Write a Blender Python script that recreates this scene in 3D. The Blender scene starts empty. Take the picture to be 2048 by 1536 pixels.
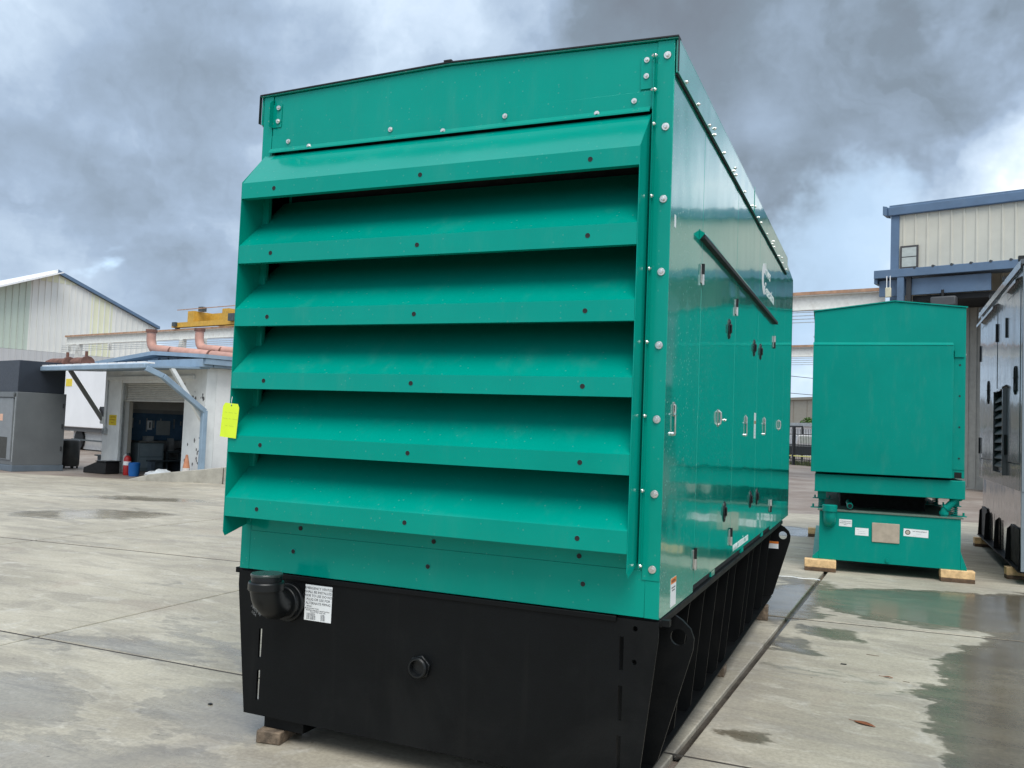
import bpy, math, random
from mathutils import Vector, Matrix
random.seed(7)
SC = bpy.context.scene
COL = SC.collection
PI = math.pi
R = math.radians

# ------------------------------------------------------------------ camera
cam_d = bpy.data.cameras.new('camera'); cam = bpy.data.objects.new('camera', cam_d); COL.objects.link(cam)
CAM = Vector((2.9612, -3.5094, 1.5871))
YAW, PITCH, ROLL = -0.4044, 0.0512, 0.0389
_f = Vector((math.sin(YAW)*math.cos(PITCH), math.cos(YAW)*math.cos(PITCH), math.sin(PITCH)))
_r = Vector((math.cos(YAW), -math.sin(YAW), 0)); _u = _r.cross(_f)
_rr = _r*math.cos(ROLL) + _u*math.sin(ROLL); _uu = -_r*math.sin(ROLL) + _u*math.cos(ROLL)
cam.matrix_world = Matrix(((_rr.x, _uu.x, -_f.x, CAM.x), (_rr.y, _uu.y, -_f.y, CAM.y), (_rr.z, _uu.z, -_f.z, CAM.z), (0, 0, 0, 1)))
cam_d.sensor_fit = 'HORIZONTAL'; cam_d.sensor_width = 36; cam_d.lens = 30.19
cam_d.clip_start = 0.05; cam_d.clip_end = 3000
SC.camera = cam
SC.render.resolution_x = 1024; SC.render.resolution_y = 768
SC.view_settings.view_transform = 'Standard'; SC.view_settings.look = 'None'
SC.view_settings.exposure = 1.0; SC.view_settings.gamma = 1
SC.view_settings.use_curve_mapping = False
cy = SC.cycles; cy.max_bounces = 6; cy.diffuse_bounces = 3; cy.glossy_bounces = 4; cy.transmission_bounces = 2; cy.caustics_reflective = False; cy.caustics_refractive = False
cy.use_denoising = True; cy.use_adaptive_sampling = True

# ------------------------------------------------------------------ node helper
class N:
    def __init__(s, tree): s.t = tree; s.n = tree.nodes; s.l = tree.links
    def new(s, typ, **kw):
        nd = s.n.new(typ)
        for k, v in kw.items(): setattr(nd, k, v)
        return nd
    def put(s, sock, v):
        if v is None: return
        if isinstance(v, bpy.types.NodeSocket): s.l.new(v, sock)
        else:
            if hasattr(sock, 'default_value'):
                d = sock.default_value
                if hasattr(d, '__len__'):
                    v = tuple(v) if hasattr(v, '__len__') else (v,)*len(d)
                    if len(d) == 4 and len(v) == 3: v = v + (1,)
                sock.default_value = v
    def m(s, op, a, b=None, c=None, clamp=False):
        nd = s.new('ShaderNodeMath', operation=op, use_clamp=clamp)
        s.put(nd.inputs[0], a); s.put(nd.inputs[1], b); s.put(nd.inputs[2], c); return nd.outputs[0]
    def v(s, op, a, b=None, scale=None):
        nd = s.new('ShaderNodeVectorMath', operation=op)
        s.put(nd.inputs[0], a); s.put(nd.inputs[1], b)
        if scale is not None: s.put(nd.inputs[3], scale)
        return nd.outputs['Value'] if op in ('LENGTH', 'DOT_PRODUCT', 'DISTANCE') else nd.outputs[0]
    def noise(s, vec, scale, detail=4, rough=.55, dist=0, out='Fac'):
        nd = s.new('ShaderNodeTexNoise'); s.put(nd.inputs['Vector'], vec); s.put(nd.inputs['Scale'], scale)
        s.put(nd.inputs['Detail'], detail); s.put(nd.inputs['Roughness'], rough); s.put(nd.inputs['Distortion'], dist)
        return nd.outputs[out]
    def step(s, x, a, b, lo=0., hi=1.):
        nd = s.new('ShaderNodeMapRange', interpolation_type='SMOOTHSTEP'); s.put(nd.inputs[0], x)
        for i, q in enumerate((a, b, lo, hi)): s.put(nd.inputs[i+1], q)
        return nd.outputs[0]
    def mix(s, f, a, b, blend='MIX'):
        nd = s.new('ShaderNodeMix', data_type='RGBA', blend_type=blend); s.put(nd.inputs[0], f); s.put(nd.inputs[6], a); s.put(nd.inputs[7], b)
        return nd.outputs[2]
    def mixf(s, f, a, b):
        nd = s.new('ShaderNodeMix', data_type='FLOAT'); s.put(nd.inputs[0], f); s.put(nd.inputs[2], a); s.put(nd.inputs[3], b); return nd.outputs[0]
    def xyz(s, x, y, z):
        nd = s.new('ShaderNodeCombineXYZ'); s.put(nd.inputs[0], x); s.put(nd.inputs[1], y); s.put(nd.inputs[2], z); return nd.outputs[0]
    def sep(s, v):
        nd = s.new('ShaderNodeSeparateXYZ'); s.put(nd.inputs[0], v); return nd.outputs

# ------------------------------------------------------------------ sky and sun
SUN_EL, SUN_AZ = R(58), R(152)      # azimuth clockwise from +Y: high, behind the camera to its right
world = bpy.data.worlds.new('World'); SC.world = world; world.use_nodes = True
world.cycles.sampling_method = 'MANUAL'; world.cycles.sample_map_resolution = 512
w = N(world.node_tree); w.n.clear()
geo = w.new('ShaderNodeTexCoord').outputs['Generated']
d = w.v('NORMALIZE', geo)
dx, dy, dz = w.sep(d)
sky = w.new('ShaderNodeTexSky', sky_type='NISHITA', sun_disc=False, sun_elevation=SUN_EL, sun_rotation=SUN_AZ)
skyc = w.v('SCALE', sky.outputs[0], scale=0.12)
den = w.m('ADD', w.m('MAXIMUM', dz, 0.0), 0.22)
pc = w.xyz(w.m('DIVIDE', dx, den), w.m('DIVIDE', dy, den), 0.0)
n1 = w.noise(w.v('ADD', pc, (3.1, 7.4, 0.)), 0.75, 5, .52, .25)
n2 = w.noise(w.v('ADD', pc, (11.3, 2.2, 4.)), 1.9, 5, .55, .3)
n3 = w.noise(w.v('ADD', d, (1.7, 5.2, 2.)), 3.4, 6, .52, .2)
def cdir(px, py):
    v = _f + _rr*((px-1024)/1717.5) - _uu*((py-768)/1717.5); return tuple(v.normalized())
dwarp = w.v('NORMALIZE', w.v('ADD', d, w.v('SCALE', w.v('SUBTRACT', w.noise(d, 3.4, 6, .60, 0, 'Color'), (.5, .5, .5)), scale=.50)))
def mass(px, py, r0, r1):       # a cloud mass in a given direction of the sky
    return w.step(w.v('DOT_PRODUCT', dwarp, cdir(px, py)), math.cos(r1), math.cos(r0))
storm = w.m('MAXIMUM', mass(1400, 190, R(0), R(18)), mass(1740, 90, R(0), R(15)))
storm = w.m('MAXIMUM', storm, w.m('MULTIPLY', mass(170, 440, R(0), R(15)), .42))
storm = w.m('MAXIMUM', storm, w.m('MULTIPLY', mass(330, 40, R(0), R(12)), .36))
bright = w.m('MAXIMUM', mass(2020, 370, R(0), R(7)), w.m('MULTIPLY', mass(900, 40, R(1), R(7)), .25))
n4 = w.noise(w.v('ADD', dwarp, (4.2, .7, 1.)), 7.5, 6, .6, .4)
puff = w.step(w.noise(w.v('ADD', dwarp, (.3, 2.7, 6.)), 4.6, 4, .5, .5), .42, .58)
dev = lambda n, k: w.m('MULTIPLY', w.m('SUBTRACT', n, .5), k)
shade = w.m('ADD', w.m('ADD', w.m('ADD', dev(puff, .08), dev(n4, .22)), dev(n1, .55)), w.m('ADD', dev(n2, .45), dev(n3, .85)))
light = w.m('ADD', w.m('ADD', w.m('SUBTRACT', .75, w.m('MULTIPLY', storm, .52)), w.m('MULTIPLY', bright, .20)), shade, clamp=True)
ramp = w.new('ShaderNodeValToRGB'); w.put(ramp.inputs[0], light)
cr = ramp.color_ramp; cr.elements[0].position = 0; cr.elements[0].color = (.130, .150, .182, 1)
cr.elements[1].position = 1; cr.elements[1].color = (.80, .86, .92, 1)
for p, c in ((.25, (.160, .202, .250, 1)), (.5, (.265, .34, .445, 1)), (.68, (.40, .49, .60, 1)), (.85, (.55, .64, .75, 1))):
    e = cr.elements.new(p); e.color = c
gap = w.m('MULTIPLY', w.step(w.m('ADD', n2, w.m('MULTIPLY', w.m('SUBTRACT', n1, .5), .5)), .58, .74), w.step(dz, .30, .10))
lowhaze = w.step(dz, .15, -.02)
cloudc = w.mix(gap, ramp.outputs[0], w.v('ADD', skyc, (.30, .38, .44)))
cloudc = w.mix(w.m('MULTIPLY', mass(1650, 545, R(0), R(7)), .8), cloudc, (.37, .50, .65))
cloudc = w.mix(w.m('MULTIPLY', lowhaze, .5), cloudc, (.46, .57, .69))
bg = w.new('ShaderNodeBackground'); w.put(bg.inputs[0], cloudc); bg.inputs[1].default_value = 0.78
out = w.new('ShaderNodeOutputWorld'); w.l.new(bg.outputs[0], out.inputs[0])

sun_d = bpy.data.lights.new('sun', 'SUN'); sun_d.energy = 1.5; sun_d.angle = R(40); sun_d.color = (1, .97, .92)
sun = bpy.data.objects.new('sun', sun_d); COL.objects.link(sun)
sv = Vector((math.sin(SUN_AZ)*math.cos(SUN_EL), math.cos(SUN_AZ)*math.cos(SUN_EL), math.sin(SUN_EL)))
sun.rotation_euler = (-sv).to_track_quat('-Z', 'Y').to_euler(); sun.location = (0, 0, 40)

# ------------------------------------------------------------------ materials
MATS = {}
def mat(name, col=(.5, .5, .5), rough=.5, metal=0., coat=0., spec=.5, var=.08, vscale=6., bump=0., bscale=40., dirt=0., dirtcol=(.12, .10, .08), coatrough=.05, streak=0.):
    if name in MATS: return MATS[name]
    M = bpy.data.materials.new(name); M.use_nodes = True; s = N(M.node_tree)
    b = s.n['Principled BSDF']; pos = s.new('ShaderNodeNewGeometry').outputs['Position']
    n = s.noise(pos, vscale, 5, .6)
    c = s.mix(1., col, s.mixc(n, var) if False else s.xyz(*[s.step(n, .25, .75, 1-var, 1+var)]*3), 'MULTIPLY')
    rr = s.m('ADD', rough, s.m('MULTIPLY', s.m('SUBTRACT', s.noise(pos, vscale*3.1, 4, .6), .5), rough*.6))
    if streak:
        sp = s.v('MULTIPLY', pos, (9., 9., .5)); sk = s.step(s.noise(sp, 1.6, 5, .6), .55, .8)
        c = s.mix(s.m('MULTIPLY', sk, streak), c, dirtcol)
    if dirt:
        dn = s.step(s.noise(pos, vscale*.55, 7, .65, .4), .5, .72)
        c = s.mix(s.m('MULTIPLY', dn, dirt), c, dirtcol); rr = s.m('ADD', rr, s.m('MULTIPLY', dn, dirt*.3))
    s.put(b.inputs['Base Color'], c); s.put(b.inputs['Roughness'], rr); b.inputs['Metallic'].default_value = metal
    b.inputs['Specular IOR Level'].default_value = spec; b.inputs['Coat Weight'].default_value = coat; b.inputs['Coat Roughness'].default_value = coatrough
    if bump:
        bp = s.new('ShaderNodeBump'); bp.inputs['Strength'].default_value = bump; bp.inputs['Distance'].default_value = .01
        s.put(bp.inputs['Height'], s.noise(pos, bscale, 4, .55)); s.l.new(bp.outputs[0], b.inputs['Normal'])
        if coat: s.l.new(bp.outputs[0], b.inputs['Coat Normal'])
    MATS[name] = M; return M

def paint_mat(name, col, rough, drops=0., wave=.02, coat=.6, dust=.15, spec=.5, tint=(1, 1, 1)):
    """sprayed enamel: slight sheet-metal waviness, dust and dried rain drops"""
    M = bpy.data.materials.new(name); M.use_nodes = True; s = N(M.node_tree); b = s.n['Principled BSDF']
    pos = s.new('ShaderNodeNewGeometry').outputs['Position']
    n = s.noise(pos, 1.7, 5, .6); c = s.mix(1., col, s.xyz(*[s.step(n, .2, .8, .93, 1.07)]*3), 'MULTIPLY')
    du = s.step(s.noise(s.v('MULTIPLY', pos, (5., 5., 1.2)), 1.5, 7, .65), .5, .85)
    c = s.mix(s.m('MULTIPLY', du, dust), c, (.33, .36, .32))
    vo = s.new('ShaderNodeTexVoronoi'); s.put(vo.inputs['Vector'], pos); vo.inputs['Scale'].default_value = 46; vo.inputs['Randomness'].default_value = 1
    rnd = s.sep(vo.outputs['Color'])[0]
    dr = s.m('MULTIPLY', s.step(vo.outputs['Distance'], .24, .12), s.m('GREATER_THAN', s.m('ADD', rnd, s.m('MULTIPLY', s.noise(pos, .9, 3), .5)), 1.08))
    c = s.mix(s.m('MULTIPLY', dr, drops), c, (.42, .5, .46))
    r = s.m('ADD', rough, s.m('ADD', s.m('MULTIPLY', du, .16), s.m('MULTIPLY', s.m('SUBTRACT', s.noise(pos, 8, 4), .5), .06)))
    s.put(b.inputs['Base Color'], c); s.put(b.inputs['Roughness'], r)
    b.inputs['Specular IOR Level'].default_value = spec; b.inputs['Specular Tint'].default_value = tint + (1,)
    b.inputs['Coat Weight'].default_value = coat; b.inputs['Coat Roughness'].default_value = .03
    h = s.m('ADD', s.m('MULTIPLY', s.noise(s.v('MULTIPLY', pos, (1., 1., .6)), 1.6, 2, .5), 1.), s.m('MULTIPLY', s.noise(pos, 210, 2, .5), .006))
    bp = s.new('ShaderNodeBump'); bp.inputs['Strength'].default_value = 1.; bp.inputs['Distance'].default_value = wave
    s.put(bp.inputs['Height'], s.m('ADD', h, s.m('MULTIPLY', dr, drops*.03))); s.l.new(bp.outputs[0], b.inputs['Normal']); s.l.new(bp.outputs[0], b.inputs['Coat Normal'])
    MATS[name] = M; return M

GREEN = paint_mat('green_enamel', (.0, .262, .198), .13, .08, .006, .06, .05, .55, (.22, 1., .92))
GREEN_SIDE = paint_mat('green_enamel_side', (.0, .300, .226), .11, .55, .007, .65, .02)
GREEN_OLD = paint_mat('green_enamel_matt', (.0, .238, .188), .40, .05, .010, .03, .06, .3, (.35, 1., .93))
BLACKG = paint_mat('charcoal_enamel', (.085, .098, .108), .22, .2, .016, .40, .25)
BLACK = mat('black_satin_paint', (.0028, .0034, .0038), .50, spec=.18, var=.25, vscale=3, bump=.08, bscale=160, dirt=.35, dirtcol=(.014, .014, .013), streak=.25)
BLACKM = mat('black_matt', (.006, .007, .008), .7)
PLASTIC = mat('black_plastic', (.006, .0072, .008), .36, spec=.35, bump=.03)
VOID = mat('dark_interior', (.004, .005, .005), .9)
ZINC = mat('zinc_bolt', (.72, .70, .66), .28, metal=1., var=.15, vscale=60)
CHROME = mat('chrome', (.8, .8, .8), .10, metal=1.)
STEEL = mat('brushed_steel', (.58, .57, .53), .33, metal=1., var=.2, vscale=30)
WHITE = mat('white_decal', (.80, .82, .82), .35, var=.02)
INK = mat('print_ink', (.03, .03, .035), .5)
ORANGE = mat('orange_decal', (.75, .20, .02), .4)
YELLOWTAG = mat('fluorescent_yellow_card', (.66, .84, .03), .6, var=.06, bump=.3, bscale=9)
YSIGN = mat('yellow_sign', (.75, .58, .03), .5, dirt=.15)
WOOD = mat('fresh_timber', (.72, .48, .24), .7, var=.25, vscale=18, bump=.3, bscale=90, streak=.25, dirtcol=(.32, .17, .06))
WOODD = mat('dark_wet_timber', (.11, .065, .035), .7, var=.35, vscale=18, bump=.4, bscale=60)
WOODG = mat('weathered_timber', (.17, .125, .085), .8, var=.5, vscale=22, bump=.6, bscale=50, dirt=.4, dirtcol=(.05, .04, .03))
TAN = mat('masked_plate', (.43, .36, .28), .6, var=.1, vscale=14, dirt=.1)
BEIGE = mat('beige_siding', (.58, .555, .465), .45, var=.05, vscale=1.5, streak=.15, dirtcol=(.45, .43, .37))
BLUE = mat('blue_trim', (.10, .165, .26), .45, var=.1, vscale=2, dirt=.12, dirtcol=(.2, .22, .25))
BLUEP = mat('pale_blue_trim', (.24, .33, .42), .5, var=.12, vscale=3, dirt=.25, dirtcol=(.35, .38, .4))
WHITEW = mat('white_block_wall', (.82, .82, .80), .75, var=.07, vscale=2, dirt=.10, dirtcol=(.4, .4, .38), bump=.2, bscale=20)
SHEDW = mat('shed_white_paint', (.78, .79, .77), .7, var=.08, vscale=2.5, streak=.2, dirt=.12, dirtcol=(.33, .33, .31))
GLASS = mat('window_glass', (.45, .48, .44), .08)
RUNW = mat('runway_paint', (.72, .72, .68), .6, dirt=.2, dirtcol=(.35, .26, .2))
RUST = mat('rusty_rail', (.42, .25, .16), .8, var=.3, vscale=3, dirt=.4, dirtcol=(.5, .42, .35))
CRANE = mat('crane_yellow', (.62, .36, .05), .55, var=.12, dirt=.25, dirtcol=(.3, .18, .06))
COPPER = mat('salmon_pipe', (.50, .27, .21), .55, var=.2, vscale=2, dirt=.35, dirtcol=(.33, .16, .11))
RUSTP = mat('rusty_pipe', (.16, .075, .055), .85, var=.4, vscale=5)
GREYC = mat('grey_cabinet', (.125, .135, .14), .45, var=.08, vscale=2)
GREYT = mat('dark_cabinet_top', (.022, .028, .040), .45, var=.08)
GREYB = mat('grey_blue_base', (.11, .14, .17), .5)
MESHG = mat('grey_grille', (.05, .05, .045), .8)
TRAILER = mat('white_box_body', (.82, .82, .82), .4, var=.04, vscale=1, dirt=.05)
GALV = mat('galvanised', (.42, .44, .44), .45, metal=.6, var=.2)
SKYPANEL = mat('translucent_green_panel', (.56, .64, .55), .5, var=.06, vscale=.3)
YELPANEL = mat('faded_yellow_panel', (.76, .76, .56), .5, var=.05, vscale=.3)
GABLEW = mat('pale_grey_panel', (.76, .76, .72), .5, var=.05, vscale=.3)
GABLED = mat('grey_lower_panel', (.54, .54, .54), .5, var=.05, vscale=.3)
CONC = mat('precast_concrete', (.36, .34, .29), .85, var=.2, vscale=3, dirt=.5, dirtcol=(.13, .12, .10), bump=.4, bscale=30)
PEG = mat('blue_pegboard', (.06, .13, .22), .6, var=.15)
DARKEQ = mat('dark_equipment', (.05, .065, .07), .5, var=.2)
RED = mat('extinguisher_red', (.42, .02, .02), .35)
BBLUE = mat('bucket_blue', (.01, .13, .42), .4)
CONEO = mat('faded_orange', (.52, .22, .12), .7, var=.15, dirt=.3, dirtcol=(.3, .2, .15))
BAG = mat('white_plastic_bag', (.72, .74, .74), .45, bump=.5, bscale=14)
TANW = mat('far_tan_wall', (.36, .33, .27), .8)
LEAF = mat('bush_leaf', (.07, .15, .02), .7, var=.5, vscale=2)
GRASS = mat('verge_grass', (.13, .16, .05), .9, var=.4)
DRYLEAF = mat('fallen_leaf', (.20, .075, .035), .85, spec=.2, var=.3, vscale=40)
DARKV = mat('dark_vehicle', (.03, .036, .04), .3)
IRON = mat('black_iron', (.02, .022, .025), .5)
TAPE = mat('caution_tape', (.70, .66, .22), .5)

def concrete_mat(name, wet):
    M = bpy.data.materials.new(name); M.use_nodes = True; s = N(M.node_tree); b = s.n['Principled BSDF']
    pos = s.new('ShaderNodeNewGeometry').outputs['Position']
    px, py, pz = s.sep(pos); P2 = s.xyz(px, py, 0.)
    col = s.mix(s.step(s.noise(P2, .55, 5, .6, .3), .3, .72), (.315, .282, .218), (.465, .420, .328))
    st = s.noise(s.v('MULTIPLY', P2, (.65, 2.3, 1.)), 1.4, 7, .70, .9)
    col = s.mix(s.m('MULTIPLY', s.step(st, .42, .64), .74), col, (.262, .234, .19))
    st2 = s.noise(s.v('MULTIPLY', s.v('ADD', P2, (3., 8., 0.)), (1.7, 4.2, 1.)), 1.8, 6, .68, .8)
    col = s.mix(s.m('MULTIPLY', s.step(st2, .52, .70), .45), col, (.55, .51, .425))
    col = s.mix(s.m('MULTIPLY', s.step(s.noise(P2, 3.7, 6, .65, .6), .55, .75), .35), col, (.57, .55, .50))
    col = s.mix(s.m('MULTIPLY', s.step(s.noise(s.v('ADD', P2, (9., 4., 0.)), 1.1, 6, .62, .4), .54, .72), .45), col, (.33, .27, .21))
    fine = s.noise(P2, 42, 4, .7); col = s.mix(1., col, s.xyz(*[s.step(fine, .2, .8, .80, 1.16)]*3), 'MULTIPLY')
    vo = s.new('ShaderNodeTexVoronoi'); s.put(vo.inputs['Vector'], P2); vo.inputs['Scale'].default_value = 7
    speck = s.m('MULTIPLY', s.step(vo.outputs['Distance'], .075, .045), s.m('GREATER_THAN', s.sep(vo.outputs['Color'])[1], .62))
    col = s.mix(s.m('MULTIPLY', speck, .7), col, (.10, .08, .06))
    for (ax, ay, ar, aw) in ((-5.2, 2.0, 5.6, .13), (-5.0, 2.1, 7.2, .12), (-12.5, 12., 6.4, .14), (1.5, -4.5, 6.1, .12), (6.5, -1.5, 4.3, .10)):
        rg_ = s.m('ABSOLUTE', s.m('SUBTRACT', s.v('DISTANCE', P2, (ax, ay, 0.)), ar))
        col = s.mix(s.m('MULTIPLY', s.step(rg_, aw, aw*.4), s.m('MULTIPLY', s.step(s.noise(P2, 1.3, 5, .65), .38, .65), .42)), col, (.22, .20, .175))
    # wet areas: puddles left by rain, each with its own outline
    warp = s.v('SCALE', s.v('SUBTRACT', s.noise(s.v('MULTIPLY', P2, (1., 1.6, 1.)), 1.3, 7, .66, .4, 'Color'), (.5, .5, .5)), scale=1.15)
    Q = s.v('ADD', P2, warp)
    tots = [None, None]
    for (cx, cy, rx, ry, rot) in wet:
        wi = 0 if cx > 1 else 1
        a = s.v('SUBTRACT', Q, (cx, cy, 0.))
        ca, sa = math.cos(rot), math.sin(rot)
        u = s.v('DOT_PRODUCT', a, (ca/rx, sa/rx, 0.)); v_ = s.v('DOT_PRODUCT', a, (-sa/ry, ca/ry, 0.))
        e = s.m('MULTIPLY', s.m('SUBTRACT', 1.15, s.v('LENGTH', s.xyz(u, v_, 0.))), min(rx, ry))
        tots[wi] = e if tots[wi] is None else s.m('MAXIMUM', tots[wi], e)
    bg_ = s.m('MULTIPLY', s.m('SUBTRACT', s.noise(s.v('MULTIPLY', P2, (.6, 1.3, 1.)), .9, 6, .62, .5), .675), 1.1)
    edge = s.m('MULTIPLY', s.m('SUBTRACT', s.noise(s.v('MULTIPLY', P2, (2.6, 8., 1.)), 1.6, 7, .70, .5), .5), .50)
    tl = s.m('ADD', s.m('MAXIMUM', tots[1], bg_), edge); trt = s.m('ADD', tots[0], s.m('MULTIPLY', edge, .30))
    tot = s.m('MAXIMUM', tl, trt)
    damp = s.step(tot, -.05, .03); film = s.step(tot, .0, .20)
    dark = s.mix(1., col, s.mix(s.step(trt, -.03, .02), (.80, .79, .78), (.40, .375, .335)), 'MULTIPLY')
    rim = s.m('MULTIPLY', s.step(tot, -.09, -.03), s.m('SUBTRACT', 1., damp))
    col = s.mix(s.m('MULTIPLY', rim, .12), col, (.60, .585, .53))
    col = s.mix(damp, col, dark)
    dry = s.m('ADD', .62, s.m('MULTIPLY', s.noise(P2, 12, 4), .2))
    rough = s.mixf(damp, dry, .36); rough = s.mixf(film, rough, s.m('ADD', .08, s.m('MULTIPLY', s.noise(P2, 3, 3), .20)))
    s.put(b.inputs['Base Color'], col); s.put(b.inputs['Roughness'], rough)
    hh = s.m('ADD', s.m('MULTIPLY', fine, .5), s.m('MULTIPLY', s.noise(s.v('MULTIPLY', P2, (2., 16., 1.)), 5, 4), .5))
    bp = s.new('ShaderNodeBump'); bp.inputs['Distance'].default_value = .004
    s.put(bp.inputs['Strength'], s.m('SUBTRACT', .55, s.m('MULTIPLY', film, .52))); s.put(bp.inputs['Height'], hh); s.l.new(bp.outputs[0], b.inputs['Normal'])
    MATS[name] = M; return M
WET = [(5.35, 2.2, 1.85, 3.2, 0), (3.75, 5.95, 1.25, .95, .08), (5.3, 6.1, 1.6, 1.35, .1), (2.16, 5.6, .34, 1.15, -.05), (2.55, 4.15, .22, .20, .2), (2.42, 3.55, .16, .22, .3), (1.6, 12.2, .55, .75, 0),
       (2.36, 1.25, .10, .16, .3), (-8.2, 6.3, .95, .6, .6), (-1.8, .95, .62, .24, .1), (-.22, .22, .42, .26, -.4), (-.30, -.66, .80, .33, .1), (-1.4, -.12, .42, .30, -.3), (-1.25, 1.35, .75, .12, -.4), (-9.5, 8.7, 1.3, .35, .3)]
CONCRETE = concrete_mat('yard_concrete', WET)

def asphalt_mat():
    M = bpy.data.materials.new('brown_asphalt'); M.use_nodes = True; s = N(M.node_tree); b = s.n['Principled BSDF']
    pos = s.new('ShaderNodeNewGeometry').outputs['Position']
    c = s.mix(s.step(s.noise(pos, .5, 6, .6), .35, .7), (.19, .145, .115), (.30, .255, .215))
    c = s.mix(s.m('MULTIPLY', s.step(s.noise(pos, 2.1, 6, .65), .5, .75), .6), c, (.13, .10, .085))
    s.put(b.inputs['Base Color'], c); s.put(b.inputs['Roughness'], s.m('ADD', .45, s.m('MULTIPLY', s.noise(pos, 1.5, 4), .4)))
    bp = s.new('ShaderNodeBump'); bp.inputs['Strength'].default_value = .4; bp.inputs['Distance'].default_value = .01
    s.put(bp.inputs['Height'], s.noise(pos, 60, 4)); s.l.new(bp.outputs[0], b.inputs['Normal'])
    return M
ASPHALT = asphalt_mat()

# ------------------------------------------------------------------ geometry helper
class MB:
    def __init__(s): s.v = []; s.f = []
    def add(s, vs, fs):
        o = len(s.v); s.v += [tuple(p) for p in vs]; s.f += [tuple(i+o for i in q) for q in fs]; return s
    def box(s, x0, x1, y0, y1, z0, z1):
        return s.add([(x0,y0,z0),(x1,y0,z0),(x1,y1,z0),(x0,y1,z0),(x0,y0,z1),(x1,y0,z1),(x1,y1,z1),(x0,y1,z1)],
                     [(0,3,2,1),(4,5,6,7),(0,1,5,4),(1,2,6,5),(2,3,7,6),(3,0,4,7)])
    def prism(s, poly, axis, a, b):
        """poly in the two other axes: axis 'x' -> (y,z), 'y' -> (x,z), 'z' -> (x,y)"""
        def P(p, t):
            return (t, p[0], p[1]) if axis == 'x' else (p[0], t, p[1]) if axis == 'y' else (p[0], p[1], t)
        n = len(poly); vs = [P(p, a) for p in poly] + [P(p, b) for p in poly]
        fs = [tuple(range(n)), tuple(range(2*n-1, n-1, -1))] + [(i, i+n, (i+1) % n + n, (i+1) % n) for i in range(n)]
        return s.add(vs, fs)
    def sheet(s, line, th, axis, a, b):
        """a folded sheet: polyline with thickness, extruded"""
        offs = []
        for i, p in enumerate(line):
            t = Vector((0, 0))
            if i > 0: t += (Vector(p)-Vector(line[i-1])).normalized()
            if i < len(line)-1: t += (Vector(line[i+1])-Vector(p)).normalized()
            t.normalize(); offs.append((p[0]-t.y*th, p[1]+t.x*th))
        for i in range(len(line)-1):
            s.prism([line[i], line[i+1], offs[i+1], offs[i]], axis, a, b)
        return s
    def tube(s, path, r, n=12, caps=True):
        path = [Vector(p) for p in path]; rs = r if hasattr(r, '__len__') else [r]*len(path)
        ref = None; vs = []; fs = []
        for i, p in enumerate(path):
            t = Vector((0, 0, 0))
            if i > 0: t += (p-path[i-1]).normalized()
            if i < len(path)-1: t += (path[i+1]-p).normalized()
            t.normalize()
            if ref is None:
                ref = t.cross(Vector((0, 0, 1)));
                if ref.length < .05: ref = t.cross(Vector((1, 0, 0)))
            ref = (ref - t*ref.dot(t)).normalized(); bi = t.cross(ref)
            for k in range(n):
                a = 2*PI*k/n; vs.append(p + (ref*math.cos(a)+bi*math.sin(a))*rs[i])
        for i in range(len(path)-1):
            for k in range(n): fs.append((i*n+k, i*n+(k+1) % n, (i+1)*n+(k+1) % n, (i+1)*n+k))
        if caps: fs.append(tuple(range(n-1, -1, -1))); m = (len(path)-1)*n; fs.append(tuple(range(m, m+n)))
        return s.add(vs, fs)
    def bar(s, p, q, w_, h):
        """rectangular bar from p to q"""
        p, q = Vector(p), Vector(q); t = (q-p).normalized(); a = t.cross(Vector((0, 0, 1)))
        if a.length < .05: a = Vector((1, 0, 0))
        a.normalize(); b = a.cross(t); vs = []
        for c in (p, q):
            for i, j in ((-1,-1),(1,-1),(1,1),(-1,1)): vs.append(c + a*i*w_/2 + b*j*h/2)
        return s.add(vs, [(0,3,2,1),(4,5,6,7),(0,1,5,4),(1,2,6,5),(2,3,7,6),(3,0,4,7)])
    def lathe(s, prof, c=(0, 0, 0), n=20):
        vs = []; fs = []
        for r, z in prof:
            for k in range(n): a = 2*PI*k/n; vs.append((c[0]+r*math.cos(a), c[1]+r*math.sin(a), c[2]+z))
        for i in range(len(prof)-1):
            for k in range(n): fs.append((i*n+k, i*n+(k+1) % n, (i+1)*n+(k+1) % n, (i+1)*n+k))
        fs.append(tuple(range(n-1, -1, -1))); m = (len(prof)-1)*n; fs.append(tuple(range(m, m+n)))
        return s.add(vs, fs)
    def mesh(s, name, m, smooth=True):
        me = bpy.data.meshes.new(name); me.from_pydata(s.v, [], s.f); me.update()
        me.materials.append(m)
        if smooth:
            for p in me.polygons: p.use_smooth = True
            me.set_sharp_from_angle(angle=R(32))
        return me
    def build(s, name, m, parent=None, bev=0., seg=2):
        o = bpy.data.objects.new(name, s.mesh(name, m)); COL.objects.link(o)
        if parent: o.parent = parent
        if bev:
            md = o.modifiers.new('bevel', 'BEVEL'); md.width = bev; md.segments = seg; md.limit_method = 'ANGLE'; md.angle_limit = R(40)
        return o

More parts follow.
